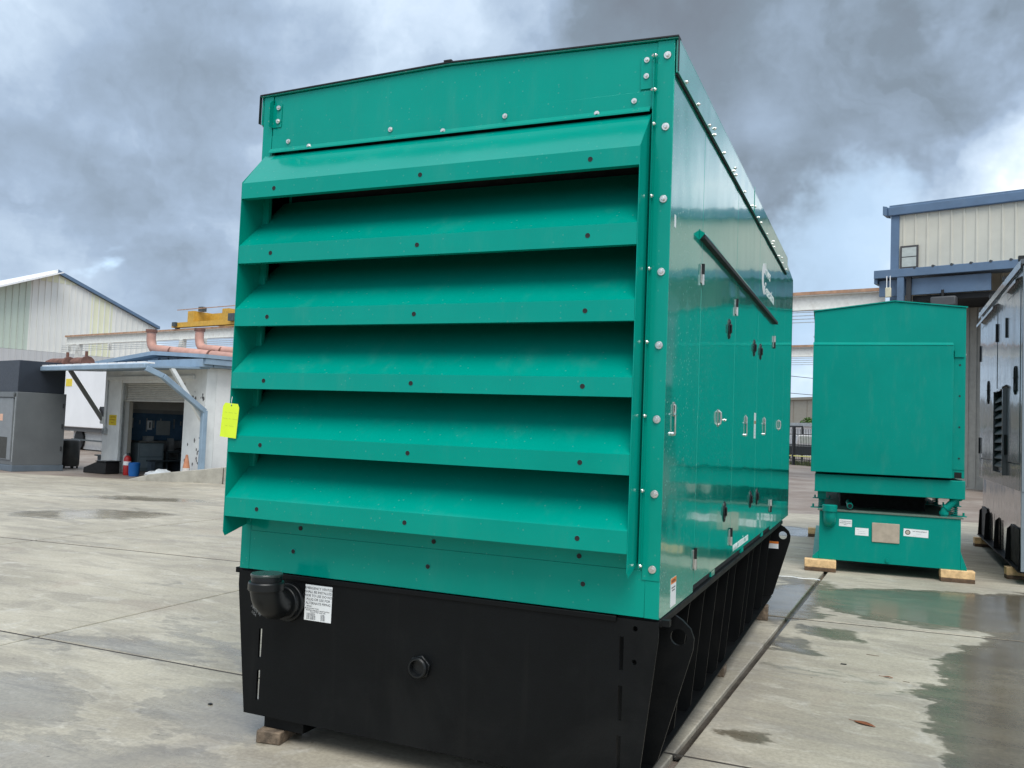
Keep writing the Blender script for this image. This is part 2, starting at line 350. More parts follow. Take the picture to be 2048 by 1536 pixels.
def tag(o, label, cat, group=None, kind=None):
    if label: o['label'] = label
    if cat: o['category'] = cat
    if group: o['group'] = group
    if kind: o['kind'] = kind
    return o
def thing(name, label, cat, loc=(0, 0, 0), rz=0., group=None):
    o = bpy.data.objects.new(name, None); COL.objects.link(o); o.location = loc; o.rotation_euler = (0, 0, rz); o.empty_display_size = .2
    return tag(o, label, cat, group)
def inst(name, mesh, parent, M):
    o = bpy.data.objects.new(name, mesh); COL.objects.link(o)
    if parent: o.parent = parent
    o.matrix_local = M; return o
def curve_plate(name, outline, holes, th, M, m, parent, bev=0.):
    """flat plate with real holes, drawn in its own xy plane, then placed by M"""
    cu = bpy.data.curves.new(name, 'CURVE'); cu.dimensions = '2D'; cu.fill_mode = 'BOTH'; cu.extrude = th/2
    for pts in [outline] + holes:
        sp = cu.splines.new('POLY'); sp.points.add(len(pts)-1); sp.use_cyclic_u = True
        for i, p in enumerate(pts): sp.points[i].co = (p[0], p[1], 0, 1)
    t = bpy.data.objects.new('t', cu); COL.objects.link(t)
    me = bpy.data.meshes.new_from_object(t.evaluated_get(bpy.context.evaluated_depsgraph_get())); bpy.data.objects.remove(t)
    me.name = name; me.materials.clear(); me.materials.append(m); me.transform(M)
    o = bpy.data.objects.new(name, me); COL.objects.link(o); o.parent = parent
    return o
def circ(x, y, r, n=20): return [(x+r*math.cos(2*PI*k/n), y+r*math.sin(2*PI*k/n)) for k in range(n)]
def slot(x0, x1, y0, y1): return [(x0, y0), (x1, y0), (x1, y1), (x0, y1)]
def text_mesh(txts, name, m, parent, M, ext=.0006):
    """txts: list of (string, x, y, size, align)"""
    parts = []
    for (tx, x, y, sz, al) in txts:
        cu = bpy.data.curves.new('t', 'FONT'); cu.body = tx; cu.size = sz; cu.align_x = al; cu.extrude = ext; cu.resolution_u = 3
        t = bpy.data.objects.new('t', cu); COL.objects.link(t)
        me = bpy.data.meshes.new_from_object(t.evaluated_get(bpy.context.evaluated_depsgraph_get())); bpy.data.objects.remove(t)
        me.transform(Matrix.Translation((x, y, 0))); parts.append(me)
    b = MB()
    for me in parts: b.add([v.co[:] for v in me.vertices], [tuple(p.vertices) for p in me.polygons]); bpy.data.meshes.remove(me)
    o = bpy.data.objects.new(name, b.mesh(name, m, False)); o.data.transform(M); COL.objects.link(o); o.parent = parent
    return o
FRONT = lambda x, y, z: Matrix.Translation((x, y, z)) @ Matrix.Rotation(PI/2, 4, 'X')                # decal facing -Y
SIDE = lambda x, y, z: Matrix.Translation((x, y, z)) @ Matrix.Rotation(PI/2, 4, 'Z') @ Matrix.Rotation(PI/2, 4, 'X')   # facing +X, text runs +Y

def bolt_mesh(name, r, m=ZINC):
    b = MB(); b.lathe([(r, 0), (r, .003), (r*.93, .0045), (.58*r, .0047)], n=20)
    hx = [(.56*r*math.cos(k*PI/3), .56*r*math.sin(k*PI/3)) for k in range(6)]
    b.prism(hx, 'z', .0046, .0046+r*.55); b.lathe([(.45*r, .0046+r*.55), (.40*r, .0046+r*.62)], n=12)
    return b.mesh(name, m)
BOLT_L = bolt_mesh('bolt_large', .0165); BOLT_M = bolt_mesh('bolt_medium', .0125); BOLT_S = bolt_mesh('bolt_small', .0085)
def toward(axis, loc, spin=0.):     # matrix that turns a +Z bolt to face an axis
    rot = {'-y': Matrix.Rotation(PI/2, 4, 'X'), 'x': Matrix.Rotation(PI/2, 4, 'Y'), '-x': Matrix.Rotation(-PI/2, 4, 'Y'), 'z': Matrix.Identity(4)}[axis]
    return Matrix.Translation(loc) @ rot @ Matrix.Rotation(spin, 4, 'Z')
def bolt(parent, mesh, axis, loc): return inst('bolt', mesh, parent, toward(axis, loc, random.random()*2))
_pl = MB(); _pl.lathe([(.0145, 0), (.0145, .0015), (.0125, .0025)], n=18); PLUG_R = _pl.mesh('plug_ring', GREEN)
_pl = MB(); _pl.lathe([(.0105, 0), (.0105, .0034), (.006, .0030)], n=18); PLUG = _pl.mesh('plug', BLACKM)

# ------------------------------------------------------------------ ground
g = MB(); g.add([(-1500, -800, 0), (1500, -800, 0), (1500, 2200, 0), (-1500, 2200, 0)], [(0, 1, 2, 3)])
gr = g.build('ground', ASPHALT); gr.location = (0, 0, -.04); tag(gr, None, None, kind='structure')

def clip(poly, a, b, c):            # keep a*x+b*y<=c
    outp = []
    for i in range(len(poly)):
        p, q = poly[i], poly[(i+1) % len(poly)]; dp = a*p[0]+b*p[1]-c; dq = a*q[0]+b*q[1]-c
        if dp <= 0: outp.append(p)
        if dp*dq < 0: t = dp/(dp-dq); outp.append((p[0]+(q[0]-p[0])*t, p[1]+(q[1]-p[1])*t))
    return outp
yard = thing('yard_pavement', None, None); tag(yard, None, None, kind='structure')
XL = [(-22.45, 0, .007), (-18.45, 0, .007), (-14.45, 0, .007), (-10.45, 0, .007), (-6.45, 0, .014), (-2.44, .004, .011), (2.03, .049, .024), (6.7, .02, .007), (11, 0, .007), (15, 0, .007)]      # x = a + b*y, half gap
YL = [(-9., .0, .006), (-3.6, .0, .006), (.835, .008, .015), (4.42, .078, .024), (8.55, .08, .018), (12.4, .08, .007), (16.3, .08, .007), (20.3, .08, .007)]               # y = a + b*x
for i in range(len(XL)-1):
    for j in range(len(YL)-1):
        (a0, b0, g0), (a1, b1, g1), (c0, d0, h0), (c1, d1, h1) = XL[i], XL[i+1], YL[j], YL[j+1]
        po = [(-60, -60), (60, -60), (60, 60), (-60, 60)]
        def cell(po, e):
            po = clip(po, -1, b0, -(a0+g0+e)); po = clip(po, 1, -b1, a1-g1-e); po = clip(po, d0, -1, -(c0+h0+e)); po = clip(po, -d1, 1, c1-h1-e)
            return clip(po, -.262, 1, 15.55-e)
        lo, hi = cell(po, 0), cell(po, .006)
        if len(hi) < 3 or len(lo) != len(hi): continue
        n = len(hi); b = MB(); zt = random.uniform(-.0015, .0)
        b.add([(p[0], p[1], -.07) for p in lo]+[(p[0], p[1], zt-.005) for p in lo]+[(p[0], p[1], zt) for p in hi],
              [tuple(range(2*n, 3*n))]+[(k, (k+1) % n, n+(k+1) % n, n+k) for k in range(n)]+[(n+k, n+(k+1) % n, 2*n+(k+1) % n, 2*n+k) for k in range(n)])
        sl = bpy.data.objects.new('slab', b.mesh('slab', CONCRETE, False)); COL.objects.link(sl); sl.parent = yard
# sealant smeared along the drain joint and water lying in it
jb = MB(); jb.add([(2.03+.049*y-.028*q+.0, y, -.030) for y in (.85, 15.) for q in (1, -1)], [(0, 1, 3, 2)])
jo = jb.build('joint_filler', mat('wet_joint_filler', (.055, .045, .036), .3, var=.5, vscale=9, dirt=.5, dirtcol=(.12, .1, .08)), yard)

JF = mat('dirty_joint', (.045, .038, .030), .8, var=.5, vscale=9)
for (c_, d_, h_), (x0, x1) in ((YL[2], (-14., 14.)), (YL[3], (-14., 14.)), (YL[4], (-12., 14.))):
    q = MB(); q.add([(x0, c_+d_*x0-h_, -.006), (x1, c_+d_*x1-h_, -.006), (x1, c_+d_*x1+h_, -.006), (x0, c_+d_*x0+h_, -.006)], [(0, 1, 2, 3)]); q.build('joint_filler', JF, yard)
for (a_, b_, g_) in (XL[4], XL[5]):
    q = MB(); q.add([(a_+b_*y+sg_*g_, y, -.009) for y, sg_ in ((-3, -1), (-3, 1), (13, 1), (13, -1))], [(0, 1, 2, 3)]); q.build('joint_filler', JF, yard)
q = MB(); q.tube([(1.78+.06*k, 6.96+.025*math.sin(1.7*k)+.01*math.sin(5.1*k), .001) for k in range(11)], [.004+.003*abs(math.sin(2.3*k)) for k in range(11)], 6); q.build('sealant_bead', WHITE, yard)
# ------------------------------------------------------------------ main generator set
W_, L_, ZB, ZT = 2.15, 5.48, .828, 3.255
gen = thing('generator_set', 'large green louvred generator enclosure on a black base tank in the foreground', 'generator', (0, 0, 0))
def gp(b, name, m, bev=0.): return b.build(name, m, gen, bev)
# --- base tank
out_l = [(0, .818), (2.15, .818), (2.15, .745), (2.079, .122), (.073, .122), (0, .745)]
hol = []
for x in (.152, 1.998):
    for z0, z1 in ((.194, .34), (.401, .543), (.606, .743)): hol.append(slot(x-.009, x+.009, z0, z1))
for x in (.097, 2.053):
    for z in (.781, .645): hol.append(circ(x, z, .011))
curve_plate('end_plate', out_l, hol, .014, Matrix.Translation((0, .007, 0)) @ Matrix.Rotation(PI/2, 4, 'X'), BLACK, gen)
gp(MB().box(.176, 1.974, .0145, 4.86, .124, .80), 'tank_body', BLACK, .006)
gp(MB().box(.176, 1.974, -.012, 0., .802, .826), 'top_trim', BLACK, .003)
for s_ in (1, -1):
    X = lambda x: x if s_ > 0 else W_-x
    def bx(x0, x1, *r): return MB().box(*(sorted((X(x0), X(x1)))), *r)
    gp(bx(1.9745, 2.157, .016, 4.9, .796, .8255), 'top_rail', BLACK, .003)
    gp(bx(1.9745, 2.078, .016, 4.86, .124, .131), 'bottom_flange', BLACK)
    for y in (.72, 1.12, 1.52, 1.92, 2.22, 2.83, 3.05, 3.51, 4.12):
        gp(MB().prism([(X(p), q) for p, q in ((1.975, .795), (2.14, .795), (2.13, .74), (2.074, .165), (2.05, .1315), (1.975, .1315))], 'y', y-.005, y+.005), 'gusset', BLACK)
    for y in (.31, 4.80):
        ol = [(X(p), q) for p, q in ((1.9755, .7955), (2.15, .7955), (2.185, .775), (2.222, .742), (2.238, .70), (2.234, .65), (2.095, .16), (2.07, .1315), (1.9755, .1315))]
        curve_plate('lifting_lug', ol, [circ(X(2.171), .70, .036)], .02, Matrix.Translation((0, y, 0)) @ Matrix.Rotation(PI/2, 4, 'X'), BLACK, gen)
    gp(bx(2.157, 2.19, .02, .055, .80, .8255), 'rail_clip', BLACK)
for x in (.178, 1.737): gp(MB().box(x, x+.235, .03, 4.82, .0605, .1235), 'skid_rail', BLACK, .004)
# vent elbow standing on the end plate
el = MB(); cx, cz = .315, .695
path = [(cx, -.02, cz), (cx, -.07, cz)] + [(cx, -.07-.11*math.sin(a), cz+.11*(1-math.cos(a))) for a in [k*PI/14 for k in range(1, 8)]] + [(cx, -.18, cz+.125)]
el.tube(path, [.062, .066, .073, .075, .077, .078, .077, .0755, .075, .077], 28)
ve = gp(el, 'vent_elbow', PLASTIC)
q = MB(); q.tube([(cx, 0, cz), (cx, -.022, cz)], .093, 32); q.build('flange', PLASTIC, ve, .004)
q = MB(); q.tube([(cx, -.022, cz), (cx, -.052, cz)], .081, 32); q.build('collar', PLASTIC, ve, .005)
q = MB(); q.lathe([(.081, 0), (.084, .004), (.084, .034), (.080, .040), (.0715, .041), (.0715, .062), (.071, .064)], (cx, -.18, cz+.085), 40); q.build('socket', PLASTIC, ve)
q = MB(); q.lathe([(.0725, 0), (.0745, .003), (.0745, .010), (.0715, .0135), (.02, .0145)], (cx, -.18, cz+.1495), 40); q.build('cap', mat('cap_plastic', (.03, .045, .042), .28), ve)
text_mesh([('MADE IN', 0, 0, .017, 'CENTER'), ('USA', 0, -.018, .017, 'CENTER')], 'raised_lettering', mat('worn_lettering', (.12, .125, .125), .5), ve, FRONT(cx+.01, -.2605, cz-.0) @ Matrix.Rotation(R(-35), 4, 'Z'))
# drain coupling
dc = MB(); hx = [(1.062+.056*math.cos(k*PI/3+.3), .487+.056*math.sin(k*PI/3+.3)) for k in range(6)]
dcp = gp(dc.prism(hx, 'y', -.018, 0.), 'drain_coupling', PLASTIC, .004)
q = MB(); n = 28
for (r, y) in ((.047, -.017), (.047, -.036), (.042, -.042), (.036, -.042), (.034, -.036), (.034, -.01)):
    for k in range(n): a = 2*PI*k/n; q.v.append((1.062+r*math.cos(a), y, .487+r*math.sin(a)))
for i in range(5):
    for k in range(n): q.f.append((i*n+k, (i+1)*n+k, (i+1)*n+(k+1) % n, i*n+(k+1) % n))
q.f.append(tuple(5*n+k for k in range(n)))
q.build('threaded_ring', PLASTIC, dcp)
# printed label on the tank
lab = gp(MB().box(.409, .565, -.0022, -.0003, .619, .79), 'printed_label', WHITE, .0008)
tx = [('EMERGENCY VENT(S)', .078, .150, .0165, 'CENTER'), ('SHALL BE INSTALLED', .078, .132, .0165, 'CENTER'), ('PRIOR TO USE DO NOT', .078, .114, .0165, 'CENTER'), ('PLUG OR USE FOR', .078, .096, .0165, 'CENTER'), ('ALTERNATE PIPING', .078, .078, .0165, 'CENTER'),
      ('PRIMARY', .012, .066, .008, 'LEFT'), ('SECONDARY TANK', .012, .056, .008, 'LEFT'), ('REQUIRED EMERGENCY RELIEF VENTING', .078, .047, .0074, 'CENTER'), ('CAPACITY PER TANK TYPE', .078, .039, .0074, 'CENTER')]
for k, (l, r_) in enumerate((('2.0 NPT 25,900 CFH', '27 STEEL'), ('3.0 NPT 50,400 CFH', '384 STEEL'), ('4.0 NPT 105,900 CFH', '982 STEEL'), ('5.0 NPT 134,600 CFH', '982 STEEL'), ('6.0 NPT 186,000 CFH', '732 STEEL'), ('8.0 NPT 280,000 CFH', '607 STEEL'))):
    tx += [(l, .014, .0315-.0052*k, .0058, 'LEFT'), (r_, .096, .0315-.0052*k, .0058, 'LEFT')]
text_mesh(tx, 'label_text', INK, lab, FRONT(.409, -.0026, .619), .0002)
q = MB(); q.add([(.414+.003*math.cos(a), -.0026, .6775+.003*math.sin(a)) for a in [k*PI/5 for k in range(10)]], [tuple(range(10))]); q.build('tick_mark', INK, lab)

# --- front of the enclosure
HX0, HX1, D_ = .030, 2.054, -.166
peak = 3.283
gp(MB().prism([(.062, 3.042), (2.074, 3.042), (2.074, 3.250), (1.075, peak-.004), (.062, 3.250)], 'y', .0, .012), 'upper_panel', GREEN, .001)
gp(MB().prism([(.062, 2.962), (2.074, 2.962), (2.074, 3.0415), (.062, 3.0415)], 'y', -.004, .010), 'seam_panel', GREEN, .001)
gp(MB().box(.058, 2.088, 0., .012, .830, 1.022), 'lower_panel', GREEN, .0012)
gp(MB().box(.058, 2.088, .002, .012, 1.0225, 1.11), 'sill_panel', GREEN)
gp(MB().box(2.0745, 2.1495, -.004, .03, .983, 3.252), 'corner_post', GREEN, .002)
gp(MB().box(2.0885, 2.1495, -.001, .03, .829, .9825), 'corner_foot', GREEN, .002)
gp(MB().box(.0005, .0575, -.004, .03, 1.06, 3.252), 'corner_post', GREEN, .002)
gp(MB().box(.0005, .0575, -.001, .03, .829, 1.0595), 'corner_foot', GREEN, .002)
# upright flange beside the hood, left and right, and angle brackets at the top
gp(MB().sheet([(2.076, -.0045), (2.0665, -.0045), (2.0665, -.034)], .0025, 'z', 1.03, 3.155), 'side_flange', GREEN)
gp(MB().prism([(-.0045, 3.155), (-.034, 3.155), (-.0045, 3.19)], 'x', 2.0640, 2.0665), 'flange_tip', GREEN)
gp(MB().sheet([(.115, -.0045), (.062, -.0045), (.062, -.034)], -.0025, 'z', 3.085, 3.205), 'angle_bracket', GREEN)
gp(MB().prism([(-.0045, 3.205), (-.034, 3.205), (-.0045, 3.235)], 'x', .0595, .0620), 'flange_tip', GREEN)
gp(MB().box(2.005, 2.063, -.0075, -.0005, 3.05, 3.19), 'angle_bracket', GREEN, .001)
gp(MB().box(2.0575, 2.0740, -.001, .014, 1.1105, 2.9615), 'jamb_strip', GREEN); gp(MB().box(.0582, .0640, -.001, .014, 1.1105, 2.9615), 'jamb_strip', GREEN)
# hood cheeks
chk = [(0, 2.945), (D_-.002, 2.756), (D_-.002, 1.030), (D_+.012, 1.008), (0, 1.052)]
for x in (HX0-.004, HX1):
    gp(MB().prism(chk, 'x', x, x+.003), 'hood_cheek', GREEN)
gp(MB().sheet([(-.006, 2.926), (-.012, 2.932), (D_, 2.750), (D_, 2.676), (D_+.03, 2.676)], -.003, 'x', HX0, HX1), 'hood_top', GREEN)
gp(MB().sheet([(-.0042, 2.972), (-.026, 2.950), (-.026, 2.944)], -.003, 'x', HX0+.03, HX1-.001), 'hood_flange', GREEN)
for (zt, zb) in ((2.436, 2.350), (2.122, 2.039), (1.807, 1.731), (1.498, 1.419), (1.195, 1.108)):
    gp(MB().sheet([(.170, zt+.300), (D_, zt), (D_, zb), (D_+.028, zb)], -.003, 'x', HX0+.001, HX1-.001), 'louvre_blade', GREEN)
lips = [2.713, 2.393, 2.080, 1.769, 1.458, 1.151]
for z in lips:
    for x in (.225, 1.040, 1.845):
        p_ = inst('fixing_hole', PLUG_R, gen, toward('-y', (x, D_-.0001, z))); inst('plug', PLUG, p_, Matrix.Identity(4))
for x in (.326, 1.077, 1.822):
    p_ = inst('fixing_hole', PLUG_R, gen, toward('-y', (x, -.0001, .94))); inst('plug', PLUG, p_, Matrix.Identity(4))
for x in (.36, 1.10, 1.80): inst('plug', PLUG, gen, toward('-y', (x, .002, 1.055)))
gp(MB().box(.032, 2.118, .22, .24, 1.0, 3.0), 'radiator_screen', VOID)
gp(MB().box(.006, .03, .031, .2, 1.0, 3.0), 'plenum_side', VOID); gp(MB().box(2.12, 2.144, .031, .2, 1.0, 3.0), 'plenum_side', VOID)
for k in range(8): bolt(gen, BOLT_L, '-y', (2.118, -.0042, 3.186-.308*k))
for k in (0, .52, 1, 2, 3, 4, 5, 6, 7):
    z = 3.186-.308*k+(.012 if k else 0); bolt(gen, BOLT_S, 'x', (2.0692, -.020, z)); bolt(gen, BOLT_S, '-x', (2.0635, -.020, z)) if k < 1 else None
for x in (.167, .771, 1.375, 1.979): bolt(gen, BOLT_M, '-y', (x, -.0042, 3.004))
for x in (.306, 1.065, 1.817): bolt(gen, BOLT_M, '-y', (x, -.0165, 2.9625))
for z in (3.115, 3.185): bolt(gen, BOLT_M, '-y', (.098, -.0072, z)); bolt(gen, BOLT_S, '-x', (.0590, -.02, z)); bolt(gen, BOLT_M, '-y', (2.030, -.0077, z-.01))

# --- right side
XS = 2.15
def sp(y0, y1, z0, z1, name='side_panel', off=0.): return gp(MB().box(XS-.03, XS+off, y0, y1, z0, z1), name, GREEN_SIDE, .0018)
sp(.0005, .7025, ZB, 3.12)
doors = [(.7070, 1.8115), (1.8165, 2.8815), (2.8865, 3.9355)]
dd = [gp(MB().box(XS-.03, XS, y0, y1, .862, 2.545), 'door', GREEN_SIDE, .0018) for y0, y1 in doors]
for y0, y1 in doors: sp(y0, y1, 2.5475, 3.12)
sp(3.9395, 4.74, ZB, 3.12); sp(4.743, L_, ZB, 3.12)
gp(MB().box(XS-.028, XS-.012, .7, 3.94, .828, .862), 'door_sill', BLACKM)
for y in (1.26, 2.35, 3.41): gp(MB().box(XS-.012, XS-.001, y-.05, y+.05, .829, .8595), 'sill_pad', GREEN_SIDE)
# roof: shallow gable, skirt along each side, black edge gasket
def roofz(x): return 3.253 + .03*(1-abs(x-1.075)/1.075)
for s_ in (1, -1):
    X = lambda x: x if s_ > 0 else W_-x
    gp(MB().prism([(X(2.1655), 3.2515), (X(2.1655), 3.256), (1.075, peak+.003), (1.075, peak-.002)], 'y', -.014, 4.72), 'roof_sheet', GREEN_SIDE)
    gp(MB().box(*sorted((X(2.154), X(2.1655))), -.002, 4.72, 3.108, 3.2512), 'roof_skirt', GREEN_SIDE, .0015)
    gp(MB().box(*sorted((X(2.1505), X(2.1602))), .004, 4.72, 3.100, 3.1075), 'skirt_gasket', BLACKM)
    gp(MB().prism([(X(2.1665), 3.2562), (X(2.1665), 3.262), (1.075, peak+.010), (1.075, peak+.0035)], 'y', -.020, .03), 'edge_gasket', BLACKM)
    gp(MB().box(*sorted((X(2.1660), X(2.1685))), -.020, -.0025, 3.11, 3.2555), 'edge_gasket', BLACKM)
gp(MB().box(1.055, 1.095, -.022, .05, peak+.0105, peak+.018), 'ridge_cap', BLACKM)
# the lower tail of the roof over the rear hood
gp(MB().prism([(4.722, 3.121), (4.722, 3.235), (4.80, 3.235), (5.46, 3.185), (L_, 3.15), (L_, 3.121)], 'x', .0, XS), 'rear_hood', GREEN_SIDE, .004)
gp(MB().box(0., .03, .031, L_-.032, ZB, 3.12), 'side_panel', GREEN_SIDE)
gp(MB().box(0., XS, L_-.03, L_-.001, ZB, 3.12), 'rear_panel', GREEN_SIDE)
gp(MB().box(.04, XS-.04, .25, L_-.04, ZB+.002, 3.10), 'light_block', VOID)  # unseen black core, added to block light behind the thin panels
for y in (.16, .43, .72, .86, 1.16, 1.50, 1.58, 1.95, 2.30, 2.62, 2.78, 3.15, 3.5, 3.62, 3.98, 4.3, 4.6): bolt(gen, BOLT_S, 'x', (2.166, y, 3.128))
for y in (.86, 1.55, 2.45, 3.55, 4.22): bolt(gen, BOLT_S, 'x', (2.166, y, 3.160))
gp(MB().box(2.1658, 2.1685, 2.400, 2.404, 3.108, 3.285), 'roof_seam', GREEN_SIDE)
# drip rail over the doors
dr = gp(MB().sheet([(XS+.0005, 2.585), (XS+.0008, 2.566), (XS+.024, 2.564), (XS+.024, 2.559)], .0025, 'y', .62, 3.93), 'drip_rail', GREEN)
q = MB(); q.prism([(XS+.001, 2.580), (XS+.026, 2.565), (XS+.026, 2.559), (XS+.001, 2.532)], 'y', .617, .6195); q.build('end_cap', GREEN, dr)
MB().box(XS+.0008, XS+.027, .6205, 3.93, 2.538, 2.5585).build('rail_shade', BLACKM, dr)  # black strip standing in for the shade on the rail's underside
for k in range(9): bolt(gen, BOLT_S, 'x', (XS+.0035, .74+.39*k, 2.577))
# hinges, oval handles, lift handles
def hinge(y, z, flip):
    q = MB(); q.tube([(XS+.006, y, z-.052), (XS+.006, y, z+.052)], .0085, 12); h = gp(q, 'hinge', STEEL)
    q = MB(); q.box(XS+.0005, XS+.004, y+.004, y+.036, z-.045, z+.045); q.box(XS+.0005, XS+.004, y-.036, y-.004, z-.045, z+.045); q.build('hinge_leaf', STEEL, h, .001)
    a, b2 = (z, z+.0525) if flip else (z-.0525, z); q = MB(); q.tube([(XS+.006, y, a), (XS+.006, y, b2)], .0090, 12); q.build('knuckle', PLASTIC, h)
for y, z, fl in ((.705, 2.377, 1), (1.814, 2.376, 1), (3.89, 2.385, 0), (.705, .99, 1), (1.814, .985, 1), (3.89, 1.03, 0)): hinge(y, z, fl)
for y, z in ((1.575, 2.214), (2.677, 2.214), (3.030, 2.222), (1.567, 1.153), (2.662, 1.158), (3.010, 1.157)):
    q = MB(); n = 24
    for (s1, off) in ((1., 0), (1., .004), (.86, .0085), (.72, .0085), (.64, .004)):
        for k in range(n): a = 2*PI*k/n; q.v.append((XS+off, y+.033*s1*math.cos(a), z+.060*s1*math.sin(a)))
    for i in range(4):
        for k in range(n): q.f.append((i*n+k, i*n+(k+1) % n, (i+1)*n+(k+1) % n, (i+1)*n+k))
    q.f.append(tuple(4*n+k for k in range(n)))
    h = gp(q, 'oval_latch', PLASTIC)
    q = MB(); q.tube([(XS+.004, y, z-.022), (XS+.012, y, z-.018), (XS+.012, y, z+.02), (XS+.004, y, z+.028)], .008, 8); q.build('paddle', PLASTIC, h, .001)
    q = MB(); q.lathe([(.007, 0), (.007, .004), (.004, .005)], n=12); inst('lock_cylinder', q.mesh('lock', CHROME), h, toward('x', (XS+.004, y, z-.040)))
def lift_handle(y, z, h):
    q = MB(); q.tube([(XS+.001, y, z+h*.45), (XS+.008, y, z+h*.42), (XS+.008, y+.004, z-h*.40), (XS+.006, y+.006, z-h*.46)], .0045, 10); o = gp(q, 'door_handle', STEEL)
    q = MB(); q.tube([(XS+.012, y-.022, z+h*.16), (XS+.012, y+.022, z+h*.16)], .0042, 8); q.build('cross_pin', CHROME, o)
    q = MB(); q.box(XS+.0003, XS+.004, y-.012, y+.012, z+h*.10, z+h*.52); q.build('base_plate', STEEL, o, .001)
    q = MB(); q.lathe([(.009, 0), (.009, .008), (.005, .012)], n=12); inst('knob', q.mesh('knob', CHROME), o, toward('x', (XS+.001, y-.03, z-h*.42))); 
for y, z, h in ((.160, 1.65, .145), (2.354, 1.66, .14), (3.358, 1.675, .14)): lift_handle(y, z, h)
for y, z in ((1.281, 1.686), (4.404, 1.705)):
    q = MB(); q.tube([(XS+.001, y, z+.04), (XS+.014, y+.004, z+.03), (XS+.016, y+.006, z-.005), (XS+.012, y+.004, z-.03), (XS+.001, y, z-.038)], .006, 10); o = gp(q, 'pull_handle', STEEL)
    q = MB(); q.box(XS+.0003, XS+.003, y-.016, y+.016, z-.048, z+.048); q.build('base_plate', STEEL, o, .001)
bolt(gen, BOLT_S, 'x', (XS+.0005, 1.50, 1.68))
# decals on the side
def decal(name, y0, y1, z0, z1, m=WHITE, x=XS): return gp(MB().box(x+.0003, x+.0011, y0, y1, z0, z1), name, m)
d1 = decal('warning_decal', .205, .312, .842, .965); MB().box(XS+.0012, XS+.0015, .2055, .3115, .940, .9645).build('warning_band', ORANGE, d1)
text_mesh([('WARNING', .053, .103, .018, 'CENTER'), ('KEEP DOORS CLOSED', .053, .078, .0075, 'CENTER'), ('WHILE RUNNING', .053, .066, .0075, 'CENTER')], 'decal_text', INK, d1, SIDE(XS+.0016, .205, .842), .0002)
decal('small_decal', .072, .100, 2.468, 2.522)
d2 = decal('data_decal', 2.775, 2.865, 1.580, 1.762); MB().box(XS+.0012, XS+.0015, 2.776, 2.864, 1.684, 1.706).build('warning_band', mat('brown_band', (.36, .2, .1), .5), d2)
text_mesh([('-----', .045, .075-.02*k, .020, 'CENTER') for k in range(4)], 'decal_text', INK, d2, SIDE(XS+.0013, 2.775, 1.584), .0002)
text_mesh([('www.cummins.com', 0, 0, .0865, 'LEFT')], 'web_address', WHITE, gen, SIDE(XS+.0006, 1.925, .882))
# emblem: an open letter ring with two lines of lettering
em = MB()
def ring_pts(r, a0, a1, n, cx, cz, sx=1.): return [(cx+sx*r*math.cos(a0+(a1-a0)*k/n), cz+r*math.sin(a0+(a1-a0)*k/n)) for k in range(n+1)]
cy, cz = 3.145, 2.785
po = ring_pts(.118, R(62), R(298), 26, cy, cz, 1.1); pi_ = ring_pts(.050, R(298), R(50), 18, cy+.02, cz, 1.0)
em.prism(po+pi_, 'x', XS+.0004, XS+.0012); gp(em, 'emblem_ring', WHITE)
text_mesh([('Power', .0, .052, .135, 'LEFT'), ('Generation', .0, -.090, .135, 'LEFT')], 'emblem_text', WHITE, gen, SIDE(XS+.0006, 3.20, 2.775))
# warning decal on the far lug
q = MB().box(2.045, 2.135, 4.7865, 4.7885, .575, .64); dl = gp(q, 'warning_decal', WHITE); MB().box(2.045, 2.135, 4.7855, 4.7863, .62, .64).build('warning_band', ORANGE, dl)

# ------------------------------------------------------------------ loose things by the main set
def timber(name, label, x, y, z, sx, sy, sz, m, rz=0., group=None, cat='timber'):
    b = MB().box(-sx/2, sx/2, -sy/2, sy/2, 0, sz)
    o = b.build(name, m, None, min(.006, sz*.12)); o.location = (x, y, z); o.rotation_euler = (0, 0, rz); return tag(o, label, cat, group)
timber('timber_block', 'weathered grey wood block under the near left corner of the black tank', .225, .10, 0, .13, .24, .0600, WOODG, R(9), 'blocks under the main generator')
timber('timber_block', 'short wood block under the near right end of the black tank', 1.86, .16, 0, .18, .18, .0600, WOODG, R(5), 'blocks under the main generator')
timber('timber_block', 'weathered wood block under the right middle of the black tank', 1.90, 2.42, 0, .30, .14, .0600, WOODG, R(3), 'blocks under the main generator')
timber('timber_block', 'weathered wood block at the far right end of the black tank', 2.035, 4.40, 0, .13, .12, .1225, WOODG, R(4), 'blocks under the main generator')
timber('timber_block', 'weathered wood block at the far left end of the black tank', .25, 4.70, 0, .26, .14, .0600, WOODG, R(-4), 'blocks under the main generator')
# fluorescent tag tied to the left cheek of the hood
tg = thing('hanging_tag', 'fluorescent yellow cardboard tag tied to the left edge of the louvred hood', 'tag', (.034, D_-.012, 1.487))
ol = [(-.050, .0), (.050, .0), (.050, .150), (.040, .168), (-.038, .168), (-.050, .150)]
curve_plate('card', ol, [circ(.002, .157, .004, 12)], .0008, Matrix.Rotation(R(4), 4, 'Y') @ Matrix.Rotation(PI/2, 4, 'X'), YELLOWTAG, tg)
q = MB(); q.tube([(.013, -.003, .157), (.010, .001, .18), (.004, .012, .20), (-.004, .020, .185)], .0012, 6); q.build('tie_wire', GALV, tg)
text_mesh([('~ ~~ ~', .0, .115, .026, 'CENTER'), ('~~ ~ ~~', .0, .085, .026, 'CENTER'), ('~ ~~', .0, .050, .026, 'CENTER')], 'pencil_note', mat('faint_pencil', (.50, .62, .05), .7), tg, Matrix.Rotation(R(4), 4, 'Y') @ FRONT(.002, -.0007, 0), .0001)

